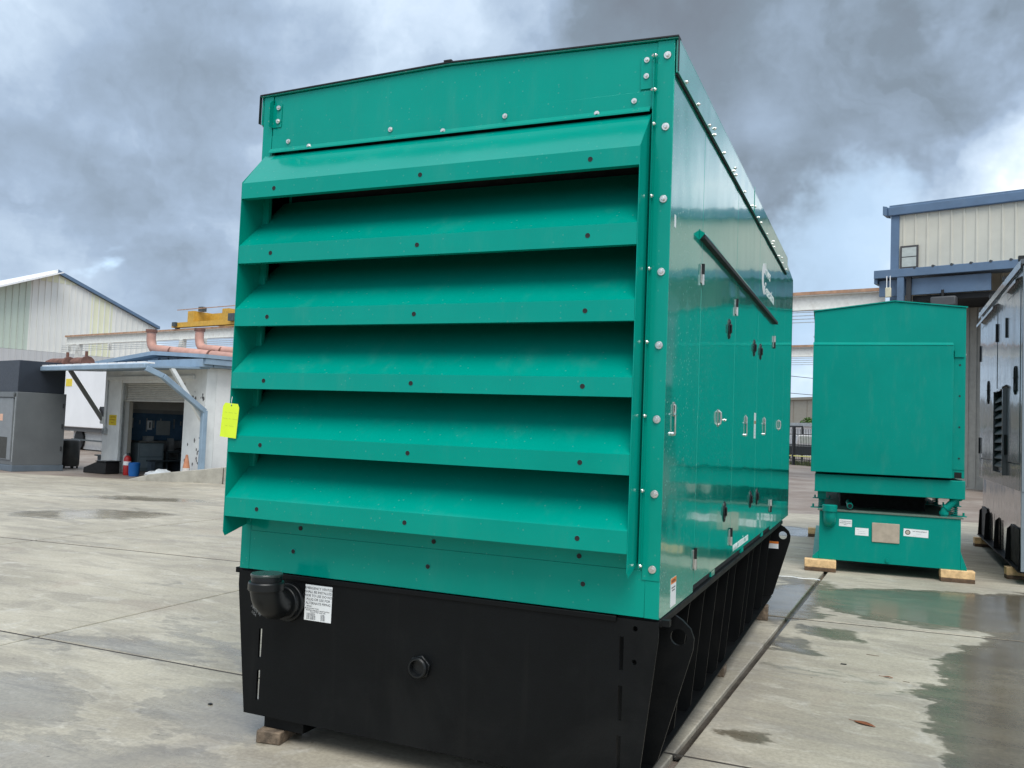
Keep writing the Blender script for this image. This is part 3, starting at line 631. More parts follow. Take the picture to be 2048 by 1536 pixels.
# fallen leaves and grit on the slab
def leaf(x, y, rz, L, label):
    q = MB(); n = 9
    for k in range(n+1):
        t = k/n; wd = .42*L*math.sin(PI*t)**.8*(1-.35*t)+.002; zz = .006+.005*math.sin(PI*t)
        q.v += [(t*L, -wd/2, zz-.003), (t*L, 0, zz), (t*L, wd/2, zz-.002)]
    for k in range(n): a = 3*k; q.f += [(a, a+3, a+4, a+1), (a+1, a+4, a+5, a+2)]
    q.tube([(-.03, 0, .004), (0, 0, .004)], .0015, 5)
    o = q.build('fallen_leaf', DRYLEAF); o.location = (x, y, 0); o.rotation_euler = (0, 0, rz); return tag(o, label, 'leaf', 'dead leaves on the concrete')
leaf(2.86, 1.85, R(-25), .125, 'large curled brown leaf lying on the dry concrete at right')
leaf(3.02, 2.95, R(-10), .06, 'small reddish leaf on the concrete nearer the green tank')
def chip(x, y, sx, sy, m, label, rz=0.):
    q = MB(); q.prism([(-sx, -sy*.6), (sx*.7, -sy), (sx, sy*.4), (-sx*.6, sy)], 'z', 0, min(sx, sy)*.5)
    o = q.build('debris_chip', m); o.location = (x, y, 0); o.rotation_euler = (0, 0, rz); tag(o, label, 'debris', 'grit on the concrete')
chip(2.76, 3.15, .022, .010, BLACKM, 'flat black chip on the dry concrete beyond the leaf', .2)
chip(-.403, .30, .012, .012, BLACKM, 'black pebble in the puddle left of the black tank')
chip(2.95, 3.55, .045, .004, WOODD, 'thin dark twig on the dry concrete below the puddle', -.1)
chip(3.16, 2.90, .022, .003, WOODD, 'short dark twig right of the small reddish leaf', -.3)
chip(.06, -.52, .016, .007, BLACKM, 'dark chip in the puddle at the bottom left', .6)

# ------------------------------------------------------------------ second green set
g2 = thing('generator_set', 'flat fronted green generator enclosure on a green tank with white stickers', 'generator', (2.262, 7.74, 0), R(3))
def g2p(b, name, m=None, bev=0.): return b.build(name, m or GREEN_OLD, g2, bev)
TD = 4.2
g2p(MB().box(.052, 1.605, 0, TD, .139, .728), 'tank_body', None, .004)
g2p(MB().box(.03, 1.63, -.012, TD, .7285, .742), 'tank_top', mat('dusty_green_top', (.10, .15, .12), .7, dirt=.5, dirtcol=(.2, .19, .16)))
for xi, xo, h in ((.0515, -.02, .09), (1.6055, 1.67, .20)):
    g2p(MB().prism([(xi, .15+h), (xi, .1505), (xo, .1505), (xo, .165)], 'y', .0, .012), 'corner_gusset', None, .001)
    g2p(MB().box(min(xi, xo), max(xi, xo), 0.0, TD, .139, .150), 'foot_flange')
g2p(MB().box(-.010, 1.650, .03, TD, .955, 1.172), 'base_frame', None, .006)
g2p(MB().box(-.05, 1.642, .045, TD, 1.20, 2.30), 'lower_shell', None, .004)
g2p(MB().prism([(-.05, 2.3005), (1.642, 2.3005), (1.642, 3.215), (.86, 3.30), (-.05, 3.185)], 'y', .045, TD), 'upper_shell', None, .004)
g2p(MB().prism([(-.065, 3.1855), (-.065, 3.199), (.86, 3.3155), (1.657, 3.230), (1.657, 3.2155), (.86, 3.302)], 'y', .030, TD+.02), 'roof_sheet')
g2p(MB().box(-.058, 1.505, -.025, .044, 1.198, 2.760), 'front_cover', None, .005)
g2p(MB().sheet([(.044, 2.80), (.020, 2.78), (-.028, 2.7615)], -.003, 'x', -.06, 1.506), 'cover_flashing')
g2p(MB().box(1.507, 1.640, .038, .0445, 1.30, 2.62), 'edge_strip')
br = g2p(MB().sheet([(1.512, .040), (1.512, -.02), (1.518, -.028)], .004, 'z', 2.63, 2.70), 'latch_bracket'); MB().box(1.512, 1.625, .02, .040, 2.628, 2.636).build('bracket_leaf', GREEN_OLD, br)
bolt(g2, BOLT_S, 'x', (1.642, .08, 2.66))
for k in range(4): inst('fixing_hole', PLUG, g2, toward('-y', (1.58, .0378, 2.535-.367*k)))
g2p(MB().box(1.535, 1.61, .036, .044, 1.205, 1.27), 'cable_opening', VOID)
bolt(g2, BOLT_M, '-x', (-.051, .3, 2.9))
# spring isolators and feet between tank and frame
def isolator(x, y):
    b = MB(); b.box(x-.13, x+.13, y-.05, y+.05, .7425, .752); b.box(x-.07, x+.07, y-.05, y+.05, .86, .87)
    o = g2p(b, 'spring_isolator')
    q = MB(); q.tube([(x+.035*math.cos(a), y+.035*math.sin(a), .7525+.107*a/(2*PI*5)) for a in [k*2*PI/10 for k in range(51)]], .007, 6); q.build('spring', GREEN_OLD, o)
    
    for xx in (x-.1, x+.1): q = MB(); q.tube([(xx, y, .752), (xx, y, .79)], .012, 8); q.build('anchor_bolt', GREEN_OLD, o)
    q = MB(); q.box(x-.05, x+.05, y-.04, y+.04, .8705, .954); q.build('isolator_post', GREEN_OLD, o)
for x in (.075, 1.56):
    for y in (.22, 2.1, 3.9): isolator(x, y)
# vent elbow left, filler elbow right, pipe stub
q = MB(); q.tube([(.17, .09, .60), (.17, .02, .60)]+[(.17, -.07*math.sin(a)+.02, .60+.07*(1-math.cos(a))) for a in [k*PI/12 for k in range(1, 7)]]+[(.17, -.05, .80)], .072, 20); e2 = g2p(q, 'vent_elbow')
q = MB(); q.lathe([(.086, 0), (.086, .07), (.08, .075)], (.17, -.05, .73), 24); q.build('socket', GREEN_OLD, e2)
q = MB(); q.tube([(1.435, .10, .742), (1.435, .10, .79), (1.45, .10, .83), (1.60, .10, .99), (1.615, .10, 1.03), (1.615, .10, 1.07)], .042, 16); e3 = g2p(q, 'filler_pipe')
for p0, p1 in (((1.435, .10, .765), (1.435, .10, .80)), ((1.455, .10, .835), (1.475, .10, .857)), ((1.575, .10, .963), (1.597, .10, .987))):
    q = MB(); q.tube([p0, p1], .052, 16); q.build('coupling', GREEN_OLD, e3)
q = MB(); q.tube([(.40, .05, .80), (.40, 2.6, .80)], .034, 16); g2p(q, 'cross_pipe')
q = MB(); q.tube([(.40, .0495, .80), (.40, .0488, .80)], .028, 16); g2p(q, 'pipe_mouth', VOID)
g2p(MB().box(.3, 1.3, .8, 3.6, .743, .954), 'engine_sump', VOID)
q = MB(); q.tube([(.824, 0, .185), (.824, -.02, .185)], .022, 12); g2p(q, 'drain_plug')
# stickers
def st2(name, x0, x1, z0, z1, m=WHITE, tilt=0.):
    b = MB().box(-(x1-x0)/2, (x1-x0)/2, -.0016, -.0003, -(z1-z0)/2, (z1-z0)/2); o = b.build(name, m, g2); o.location = ((x0+x1)/2, 0, (z0+z1)/2); o.rotation_euler = (0, R(tilt), 0); return o
s1 = st2('sticker', .279, .424, .552, .637, tilt=.5); text_mesh([('1" DRAIN PORT', 0, .012, .019, 'CENTER'), ('MAINTENANCE', 0, -.008, .019, 'CENTER'), ('ONLY', 0, -.026, .016, 'CENTER')], 'sticker_text', INK, s1, FRONT(0, -.0019, 0), .0002)
s2 = st2('sticker', .462, .612, .457, .547, tilt=.5); text_mesh([('----', -.06, .018, .02, 'LEFT'), ('-----------------', 0, 0, .014, 'CENTER'), ('-------------', 0, -.025, .02, 'CENTER')], 'sticker_text', INK, s2, FRONT(0, -.0019, 0), .0002)
s3 = st2('sticker', .996, 1.263, .486, .575, tilt=1.2)
b = MB(); b.lathe([(.029, 0), (.029, .0006)], n=24); o = inst('round_seal', b.mesh('seal', mat('seal_ring', (.10, .085, .07), .5)), s3, toward('-y', (-.088, -.0017, .002)))
b = MB(); b.lathe([(.020, 0), (.020, .0006)], n=24); inst('seal_centre', b.mesh('sealc', mat('seal_tan', (.45, .4, .33), .5)), o, Matrix.Translation((0, 0, .0007)))
text_mesh([('AIR MANAGEMENT', .040, .014, .018, 'CENTER'), ('--------------', .03, -.012, .012, 'CENTER'), ('------------', -.01, -.034, .010, 'CENTER')], 'sticker_text', INK, s3, FRONT(0, -.0019, 0), .0002)
tp = g2p(MB().box(.650, .952, -.012, -.0002, .392, .622), 'blank_plate', TAN, .004)

for (x, y, sx, l) in ((2.335, 7.70, .36, 'left front'), (3.83, 7.85, .36, 'right front'), (2.1, 11.6, .36, 'left rear'), (3.55, 11.75, .36, 'right rear')):
    a = R(5)
    timber('timber_plank', 'dark plank below the %s pale timber of the flat fronted green set' % l, x, y, 0, sx, .14, .044, WOODD, a, 'timbers under the second green set')
    timber('timber_block', 'pale fresh timber under the %s corner of the flat fronted green set' % l, x, y+.004, .0442, sx, .14, .0942, WOOD, a, 'timbers under the second green set')

# ------------------------------------------------------------------ charcoal set at the right edge
g3 = thing('generator_set', 'glossy charcoal enclosure with doors and louvred vent at the right edge', 'generator', (4.5, 8.02, 0), R(0))
def g3p(b, name, m=None, bev=0.): return b.build(name, m or BLACKG, g3, bev)
GW, GL = 2.1, 4.55
g3p(MB().box(.035, GW, .03, GL-.02, 1.10, 3.72), 'shell', None, .004)
def g3panel(y0, y1, z0, z1, name, off=.0): return g3p(MB().box(off, .0345, y0, y1, z0, z1), name, None, .004)
g3panel(.0, .16, 1.08, 3.74, 'corner_post'); g3panel(GL-.13, GL, 1.08, 3.74, 'corner_post')
dA = g3panel(.17, 1.30, 1.40, 3.50, 'door', -.006); dB = g3panel(2.32, GL-.14, 1.40, 3.50, 'door', -.006)
g3panel(1.31, 2.31, 2.36, 3.74, 'vent_panel'); g3panel(.17, 1.30, 3.51, 3.74, 'header_panel'); g3panel(2.32, GL-.14, 3.51, 3.74, 'header_panel')
g3panel(.17, GL-.14, 1.08, 1.39, 'sill_panel')
# louvred vent
g3p(MB().box(.02, .034, 1.32, 2.30, 1.24, 2.355), 'vent_back', VOID)
vf = MB(); vf.box(-.05, .018, 1.315, 1.345, 1.22, 2.36); vf.box(-.05, .018, 2.275, 2.305, 1.22, 2.36); vf.box(-.05, .018, 1.345, 2.275, 1.22, 1.25); vf.sheet([(.018, 2.42), (-.06, 2.375), (-.06, 2.35)], .004, 'y', 1.30, 2.32); g3p(vf, 'vent_frame', BLACKG)
for k in range(9): g3p(MB().sheet([(.016, 1.35+.11*k+.05), (-.035, 1.35+.11*k-.02), (-.035, 1.35+.11*k-.035)], .003, 'y', 1.346, 2.274), 'vent_slat', mat('dull_slat', (.10, .11, .11), .5))
for (y0, y1) in ((.10, 1.34), (2.28, GL-.08)):
    g3p(MB().sheet([(-.001, 3.62), (-.07, 3.585), (-.07, 3.545)], .003, 'y', y0, y1), 'drip_rail')
for y, z in ((.50, 2.44), (3.28, 2.44)):
    q = MB(); q.tube([(-.012, y+.075*math.cos(a), z+.06+.075*math.sin(a)) for a in [k*PI/10 for k in range(11)]]+[(-.012, y-.075, z-.16), (-.012, y+.0, z-.20), (-.012, y+.075, z-.16), (-.012, y+.075, z+.06)], .010, 8, False); h = g3p(q, 'door_handle', BLACKM)
    q = MB(); q.tube([(-.018, y-.075, z), (-.018, y+.075, z)], .010, 8); q.tube([(-.020, y, z+.09), (-.020, y, z-.07)], .010, 8); q.build('handle_cross', BLACKM, h)
    q = MB(); q.box(-.014, -.0065, y-.02, y+.02, z-.15, z+.1); q.build('handle_plate', PLASTIC, h)
for y, z in ((1.30, 3.15), (GL-.14, 3.1), (2.32, 3.2), (1.30, 1.62), (GL-.14, 1.60), (2.32, 1.6)):
    q = MB(); q.tube([(-.014, y, z-.13), (-.014, y, z+.13)], .014, 8); g3p(q, 'hinge', BLACKM)
for s_ in (0,):
    g3p(MB().prism([(-.03, 3.742), (-.03, 3.80), (GW/2, 3.93), (GW+.03, 3.80), (GW+.03, 3.742)], 'y', -.02, GL+.02), 'roof', None, .006)
g3p(MB().box(-.034, -.029, -.02, GL, 3.70, 3.742), 'roof_lip')
for y in (.1, 1.5, 3.0, 4.4): g3p(MB().box(-.04, .02, y-.03, y+.03, 3.80, 3.86), 'lifting_eye', BLACKM)
# tank
g3p(MB().box(.05, GW-.05, .05, GL-.05, .16, 1.079), 'tank_body', paint_mat('dirty_tank', (.035, .036, .036), .16, .3, .03, .8, .5), .006)
g3p(MB().box(-.02, GW, .02, GL-.02, .1405, .1595), 'bottom_flange', BLACK)
for y in (.08, 1.2, 2.4, 3.6, GL-.1):
    g3p(MB().prism([(.049, .60), (.0, .55), (-.02, .16), (.049, .16)], 'y', y-.006, y+.006), 'gusset', BLACK)
for y0, y1 in ((.35, 1.1), (3.7, 4.4)): g3p(MB().box(.028, .0495, y0, y1, .16, .62), 'lug_plate', BLACK, .01)
g3p(MB().box(.0, GW, -.01, .029, 1.08, 3.72), 'end_panel', mat('grey_end_panel', (.22, .26, .29), .3, var=.08))
g3p(MB().box(.0, GW, .0, .0495, .16, 1.079), 'end_plate', mat('grey_end_panel', (.22, .26, .29)))
for (x, y, l) in ((4.62, 8.60, 'near'), (4.60, 12.1, 'far')):
    timber('timber_plank', 'dark plank on the ground under the %s end of the charcoal set' % l, x, y, 0, .42, .14, .044, WOODD, R(5), 'timbers under the charcoal set')
    timber('timber_block', 'pale timber under the %s end of the charcoal set' % l, x, y+.003, .0442, .42, .14, .096, WOOD, R(5), 'timbers under the charcoal set')

# ------------------------------------------------------------------ surrounding works, on their own bearing (turned 16 degrees)
TB = R(-16); UX = Vector((math.cos(TB), math.sin(TB), 0)); UY = Vector((-math.sin(TB), math.cos(TB), 0))
def BW(X, Y, z=0.): p = UX*X+UY*Y; return (p.x, p.y, z)
GZ = -.0398
# --- metal clad hall on the right
hall = thing('metal_hall', 'tall beige ribbed metal hall with blue trim behind the green set', 'building', BW(-6.15, 34, GZ), TB)
def hp(b, name, m, bev=0.): return b.build(name, m, hall, bev)
hp(MB().box(0, 40, 0, 26, 0, 11.0), 'wall', BEIGE)
for k in range(60):
    x = .35+.44*k
    hp(MB().prism([(x-.05, 0), (x+.05, 0), (x+.025, -.035), (x-.025, -.035)], 'z', .3, 10.85), 'wall_rib', BEIGE)
hp(MB().box(-.14, .18, -.06, 26, .0, 10.9), 'corner_trim', BLUE)
hp(MB().prism([(-.25, 10.86), (40, 10.86), (40, 11.22), (-.25, 11.22)], 'y', -.16, -.002), 'eave_gutter', BLUE, .03)
hp(MB().prism([(-.40, 10.9), (-.25, 10.86), (-.25, 11.22), (-.40, 11.26)], 'y', -.30, .3), 'gutter_end', BLUE)
hp(MB().prism([(-.16, 11.2), (26, 12.6), (26.2, 11.2)], 'x', -.2, 40) if False else MB().box(-.2, 40, -.1, 26.1, 11.221, 11.30), 'roof', BLUE)
wf = hp(MB().box(.24, .92, -.09, -.036, 8.25, 9.58), 'window', mat('dark_frame', (.06, .055, .055), .5))
MB().box(.31, .85, -.10, -.091, 8.72, 9.10).build('pane', GLASS, wf); MB().box(.31, .85, -.10, -.091, 9.14, 9.50).build('pane', GLASS, wf)
# lean-to canopy in front of the hall
hp(MB().prism([(-3.0, 7.78), (-3.0, 8.05), (-.02, 8.30), (-.02, 8.2)], 'x', .15, 40), 'canopy_roof', BLUE)
hp(MB().box(.12, 40, -3.12, -3.001, 7.78, 8.08), 'canopy_fascia', BLUE, .01)
hp(MB().box(.10, .22, -3.0, -.1, 7.6, 8.0), 'canopy_end', BLUE)
for k in range(24): q = MB(); q.tube([(1.55+.62*k, -3.13, 8.085), (1.55+.62*k, -2.9, 8.11)], .05, 8); hp(q, 'rib_cap', mat('dark_cap', (.05, .06, .07), .7))
bm = MB(); bm.box(.25, 4.0, -2.86, -2.72, 7.12, 7.72); hp(bm, 'header_beam', BLUE); 
hp(MB().box(.95, 1.18, -3.10, -2.87, 0, 7.77), 'canopy_column', BLUE)
hp(MB().box(1.24, 1.40, -2.99, -2.80, 0, 7.77), 'downpipe', mat('dark_pipe', (.03, .03, .032), .5))
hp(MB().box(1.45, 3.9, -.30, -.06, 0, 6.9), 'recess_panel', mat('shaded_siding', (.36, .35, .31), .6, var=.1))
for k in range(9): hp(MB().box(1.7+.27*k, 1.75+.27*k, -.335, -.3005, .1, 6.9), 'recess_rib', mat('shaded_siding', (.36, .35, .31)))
hp(MB().box(1.40, 4.1, -2.70, -.31, 6.9, 7.1), 'canopy_shade', BLACKM)  # black box in place of the dark shade beneath the canopy
hp(MB().box(3.92, 4.1, -2.4, -.3, 0, 7.1), 'pilaster', BLUE)
hp(MB().box(4.2, 30, -.4, -.3, 0, 6.6), 'lower_wall', mat('lower_siding', (.47, .46, .42), .5, var=.1))
# flood light and antenna box on the canopy
fl = thing('flood_lamp', 'dark flood lamp hung below the hall canopy above the green set', 'lamp', BW(-3.62, 31.0, 6.55), TB)
MB().box(-.42, .42, -.2, .2, 0, .36).build('lamp_housing', mat('lamp_grey', (.06, .065, .07), .6), fl, .05); q = MB(); q.tube([(-.05, 0, .36), (-.05, 0, .62)], .05, 8); q.build('lamp_stem', BLACKM, fl)
ab = thing('antenna_box', 'small cream box with two aerials at the canopy corner', 'antenna', BW(-5.45, 30.7, 6.97), TB)
MB().box(-.10, .10, -.05, .05, 0, .36).build('box_body', mat('cream_plastic', (.6, .57, .42), .5), ab, .02)
for x in (-.06, .06): q = MB(); q.tube([(x, 0, .36), (x, 0, .80)], .016, 8); q.build('aerial', WHITE, ab)

# --- crane runways and yellow bridge crane
def runway(name, label, A, B_, z, cols):
    a, b = Vector(BW(*A)), Vector(BW(*B_)); L = (b-a).length; ang = math.atan2(b.y-a.y, b.x-a.x)
    t = thing(name, label, 'crane runway', (a.x, a.y, GZ), ang, 'crane runways')
    wb = MB(); wb.box(0, L, -.015, .015, z-.62, z-.06); wb.build('beam_web', RUNW, t)
    MB().box(0, L, -.17, .17, z-.06, z-.03).build('top_flange', RUNW, t); MB().box(0, L, -.13, .13, z-.66, z-.62).build('bottom_flange', RUNW, t)
    MB().box(0, L, -.19, .19, z-.029, z+.10).build('crane_rail', RUST, t)
    for k in range(4): MB().box(-6 if False else 0, L, -.40, -.37, z-.80-.14*k, z-.77-.14*k).build('conductor_bar', GALV, t)
    for k in range(int(L/6)): MB().box(6*k+1, 6*k+1.06, -.42, -.16, z-1.26, z-.66).build('bar_bracket', RUNW, t)
    for c in cols:
        MB().box(c-.18, c+.18, -.18, .18, 0, z-.661).build('column', RUNW, t)
        q = MB(); q.bar((c-1.9, 0, 0.05), (c-.1, 0, z-.70), .25, .25); q.build('brace', RUNW, t)
    return t
runway('crane_runway', 'long white crane runway beam passing behind the main generator', (-68.9, 28.75), (-6.2, 33.0), 7.66, (2.0, 16., 31., 47.))
runway('crane_runway', 'farther crane runway beam seen through the gap between the green sets', (-70, 48.8), (-4, 53.6), 7.66, (8., 24., 38., 62.))
cr_ = thing('bridge_crane', 'yellow overhead bridge crane parked on the runway behind the shed', 'crane', BW(-50.4, 29.95, 7.76), TB+R(3.9))
def cp(b, name, m=CRANE): return b.build(name, m, cr_)
cp(MB().box(-3.6, 7.0, -.22, .22, .06, .40), 'end_truck'); cp(MB().box(-3.6, 7., 19.7, 20.3, .06, .4), 'end_truck')
for x in (-1.4, 2.5): cp(MB().box(x-.35, x+.35, -.2, 20.2, .405, 1.16), 'bridge_girder')
cp(MB().box(-.95, 2.05, 1.0, 1.3, .45, 1.1), 'cross_tie')
cp(MB().box(3.2, 3.8, -.5, -.221, .25, .75), 'drive_motor', DARKEQ); cp(MB().box(-3.3, -2.9, -.4, -.221, .12, .42), 'drive_motor', DARKEQ)
cp(MB().box(-2.6, 4.0, -.5, -.45, 1.22, 1.27), 'walkway_rail', RUST); cp(MB().box(-.8, 2.0, 6, 9, 1.17, 1.5), 'hoist_trolley'); cp(MB().box(-1.0, -.6, .1, .5, 1.165, 1.48), 'brake_drum', DARKEQ)
for x in (-3.2, 6.6):
    q = MB(); q.tube([(x, -.1, .1), (x, .1, .1)], .18, 14); cp(q, 'wheel', DARKEQ)

# --- gabled hall far left
gh = thing('gabled_hall', 'pale ribbed metal hall with gable end far behind the grey cabinet', 'building', BW(-75, 30.1, GZ), TB)
HW, EZ, PZ = 9.4, 9.9, 13.66
def gz(y): return PZ-(PZ-EZ)*abs(y)/HW
def strip(y0, y1, z0, m, name):
    pts = [(y0, z0), (y1, z0), (y1, gz(y1))] + ([(0., PZ)] if y0 < 0 < y1 else []) + [(y0, gz(y0))]
    return MB().prism(pts, 'x', -.2, 0).build(name, m, gh)
MB().box(-40, -.2, -HW, HW, 0, EZ).build('core_wall', GABLEW, gh)
strip(-HW, -2., 6.7, SKYPANEL, 'translucent_panel'); strip(-2., 3.2, 6.7, GABLEW, 'wall_panel'); strip(3.2, 5.2, 6.7, YELPANEL, 'wall_panel'); strip(5.2, HW, 6.7, GABLEW, 'wall_panel')
MB().box(-.2, .05, -HW, HW, 0, 6.68).build('lower_wall', GABLED, gh)
strip(-1.2, 1.9, 12.85, YELPANEL, 'top_panel').location = (.03, 0, 0)
for k in range(36):
    y = -HW+.3+.52*k
    MB().box(.0, .07, y-.05, y+.05, 6.7, gz(y)-.1).build('wall_rib', GABLEW if y > -2 else mat('rib_green', (.52, .57, .50), .5), gh)
    MB().box(.051, .10, y-.05, y+.05, 0, 6.66).build('wall_rib', GABLED, gh)
MB().prism([(0, PZ+.02), (HW+.3, EZ-.1), (HW+.3, EZ+.15), (0, PZ+.32)], 'x', -40, .35).build('roof', BLUE, gh)
MB().prism([(0, PZ+.02), (-HW-.3, EZ-.1), (-HW-.3, EZ+.15), (0, PZ+.32)], 'x', -40, .35).build('roof', TRAILER, gh)
MB().prism([(0, PZ-.1), (-HW-.3, EZ-.25), (-HW-.3, EZ-.11), (0, PZ+.0)], 'x', .101, 1.6).build('rake_soffit', TRAILER, gh)

# --- grey switch cabinet at the left edge
gc = thing('grey_cabinet', 'grey equipment enclosure with dark top at the left edge of the yard', 'cabinet', BW(-20.2, 6.62, GZ), TB)
def gcp(b, name, m, bev=0.): return b.build(name, m, gc, bev)
gcp(MB().box(-6, .0, 0, 1.25, .16, 2.07), 'body', GREYC, .01); gcp(MB().box(-6, .02, -.02, 1.27, 0, .159), 'base_skid', GREYB, .01)
gcp(MB().box(-6, -.02, .02, 1.2, 2.071, 2.90), 'top_box', GREYT, .01)
dr_ = gcp(MB().box(-2.2, -.12, -.03, -.001, .30, 1.90), 'door', mat('grey_door', (.20, .215, .225), .45)); MB().box(-2.1, -.35, -.034, -.031, .32, .88).build('door_grille', MESHG, dr_)
MB().box(-.90, -.72, -.034, -.031, 1.30, 1.48).build('pale_notice', mat('salmon_notice', (.7, .42, .3), .6), dr_); gcp(MB().box(-6, -.06, -.06, -.031, 1.93, 2.05), 'drip_edge', GREYC)
gcp(MB().box(-.055, -.02, .0 - .012, -.002, .25, 1.95), 'hinge_line', GALV)
for z in (.6, 1.2, 1.75): q = MB(); q.tube([(.01, 1.18, z-.06), (.01, 1.18, z+.06)], .02, 8); gcp(q, 'hinge', IRON)
# black stove-like tank, white box body, steel skid behind
ct = thing('cylinder_tank', 'upright dark steel cylinder between the grey cabinet and the shed', 'tank', BW(-21.4, 8.6, GZ), TB)
q = MB(); q.lathe([(.02, .80), (.19, .82), (.235, .78), (.24, .74), (.24, .12), (.22, .06)][::-1], n=28); q.build('shell', mat('dark_cylinder', (.035, .036, .035), .4, var=.3, vscale=4, dirt=.3), ct)
for k in range(5): a = k*2*PI/5; q = MB(); q.tube([(.19*math.cos(a), .19*math.sin(a), .0), (.19*math.cos(a), .19*math.sin(a), .07)], .025, 6); q.build('foot', IRON, ct)
tr = thing('box_trailer', 'white box trailer standing behind the dark cylinder', 'trailer', BW(-34.6, 14, GZ), TB)
MB().box(0, 9, 0, 2.5, .95, 3.35).build('box_body', TRAILER, tr, .03); MB().box(0, 9, .1, 2.4, .78, .949).build('chassis_rail', mat('chassis', (.10, .10, .1), .6), tr)
MB().box(.5, 8.8, .3, .36, .05, .77).build('side_skirt', mat('grey_skirt', (.50, .5, .49), .6), tr); MB().box(-.03, .03, -.03, .05, .9, 3.37).build('corner_post', GALV, tr)
MB().box(.16, .72, -.012, -.001, 2.68, 3.0).build('yellow_notice', YSIGN, tr)
for x in (1.2, 7.8):
    q = MB(); q.tube([(x, .5, .42), (x, .2, .42)], .42, 20); q.build('wheel', BLACKM, tr)
MB().box(.8, 9, .08, .14, .40, .46).build('side_bar', DARKEQ, tr)
sk = thing('steel_skid', 'blue grey steel skid frame on the ground left of the shed', 'skid frame', BW(-22.3, 9.8, GZ), TB)
MB().box(0, 3.2, 0, .1, 0, .30).build('channel', GREYB, sk); MB().box(0, 3.2, 1.0, 1.1, 0, .30).build('channel', GREYB, sk); MB().box(-.1, 3.2, -.05, 1.15, .301, .34).build('deck_rail', DARKEQ, sk)
q = MB(); q.bar((-1.0, .5, 1.75), (.9, .5, .35), .12, .12); q.bar((.9, .5, .36), (.5, .5, .75), .08, .08); q.build('brace', BLACKM, sk)

# --- the white workshop shed
SY = 8.9
shed = thing('workshop_shed', 'small white block workshop with half open roller door and blue canopy', 'shed', BW(-20.2, SY, GZ), TB)
def shp(b, name, m, bev=0.): return b.build(name, m, shed, bev)
SW, SD, SH = 5.15, 6.0, 2.80
DX0, DX1 = .93, 4.17
shp(MB().box(0, DX0, 0, .26, 0, SH), 'left_pier', SHEDW, .008); shp(MB().box(DX1, SW, 0, .26, 0, SH), 'right_pier', SHEDW, .008)
shp(MB().box(DX0+.001, DX1-.001, .02, .26, 2.44, SH), 'lintel', SHEDW); shp(MB().box(.14, 4.62, -.05, -.001, 2.52, 2.62), 'header_rail', SHEDW, .004)
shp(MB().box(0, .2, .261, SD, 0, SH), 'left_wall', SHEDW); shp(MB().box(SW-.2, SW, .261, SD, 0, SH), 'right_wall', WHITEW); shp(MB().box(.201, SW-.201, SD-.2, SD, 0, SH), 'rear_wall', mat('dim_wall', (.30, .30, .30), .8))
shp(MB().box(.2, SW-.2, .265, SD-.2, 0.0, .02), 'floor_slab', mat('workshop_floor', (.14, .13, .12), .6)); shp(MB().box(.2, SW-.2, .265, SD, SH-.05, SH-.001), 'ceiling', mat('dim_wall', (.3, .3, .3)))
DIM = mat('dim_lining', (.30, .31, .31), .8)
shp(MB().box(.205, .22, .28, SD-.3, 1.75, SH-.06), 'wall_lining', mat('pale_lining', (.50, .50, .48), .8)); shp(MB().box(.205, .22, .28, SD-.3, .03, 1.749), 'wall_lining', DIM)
shp(MB().box(DX0-.14, DX0-.001, .262, .36, 0, 2.43), 'door_jamb', mat('beige_jamb', (.42, .39, .33), .7))
for k in range(9): shp(MB().prism([(.17, 1.99+.05*k), (.15, 2.005+.05*k), (.15, 2.02+.05*k), (.17, 2.038+.05*k), (.19, 2.038+.05*k), (.19, 1.99+.05*k)], 'x', DX0+.002, DX1-.002), 'shutter_slat', mat('shutter', (.50, .49, .45), .5))
shp(MB().box(DX0+.002, DX1-.002, .14, .20, 1.95, 1.989), 'shutter_bar', mat('shutter', (.5, .49, .45)))
shp(MB().box(DX0+.01, DX0+.05, .05, .1, 0, 2.43), 'guide_rail', GALV); shp(MB().box(DX1-.05, DX1-.01, .05, .1, 0, 2.43), 'guide_rail', GALV)
sg = shp(MB().box(.36, .76, -.012, -.001, 1.28, 1.56), 'notice', YSIGN); text_mesh([('CAUTION', .2, .20, .075, 'CENTER'), ('AUTHORIZED', .2, .13, .055, 'CENTER'), ('ONLY', .2, .05, .055, 'CENTER')], 'notice_text', mat('sign_red', (.35, .10, .03), .6), sg, FRONT(.36, -.0135, 1.28))
q = MB(); q.tube([(.22, -.03, 2.6), (.22, -.03, 1.16)], .015, 6); shp(q, 'conduit', GALV); shp(MB().box(.12, .30, -.09, -.001, 1.02, 1.18), 'switch_box', GALV, .01)
# paint chips on the right pier and side wall
rn = random.Random(3)
for k in range(26):
    x = 4.25+.8*rn.random(); z = rn.choice((.35, .7, 1.0, 1.9, 2.0))+.25*rn.random(); a = .015+.03*rn.random()
    q = MB(); q.add([(x+a*(.6+.7*rn.random())*math.cos(t*PI/3), -.0015, z+1.3*a*(.6+.7*rn.random())*math.sin(t*PI/3)) for t in range(6)], [tuple(range(6))]); shp(q, 'paint_chip', mat('bare_patch', (.12, .12, .12), .8))
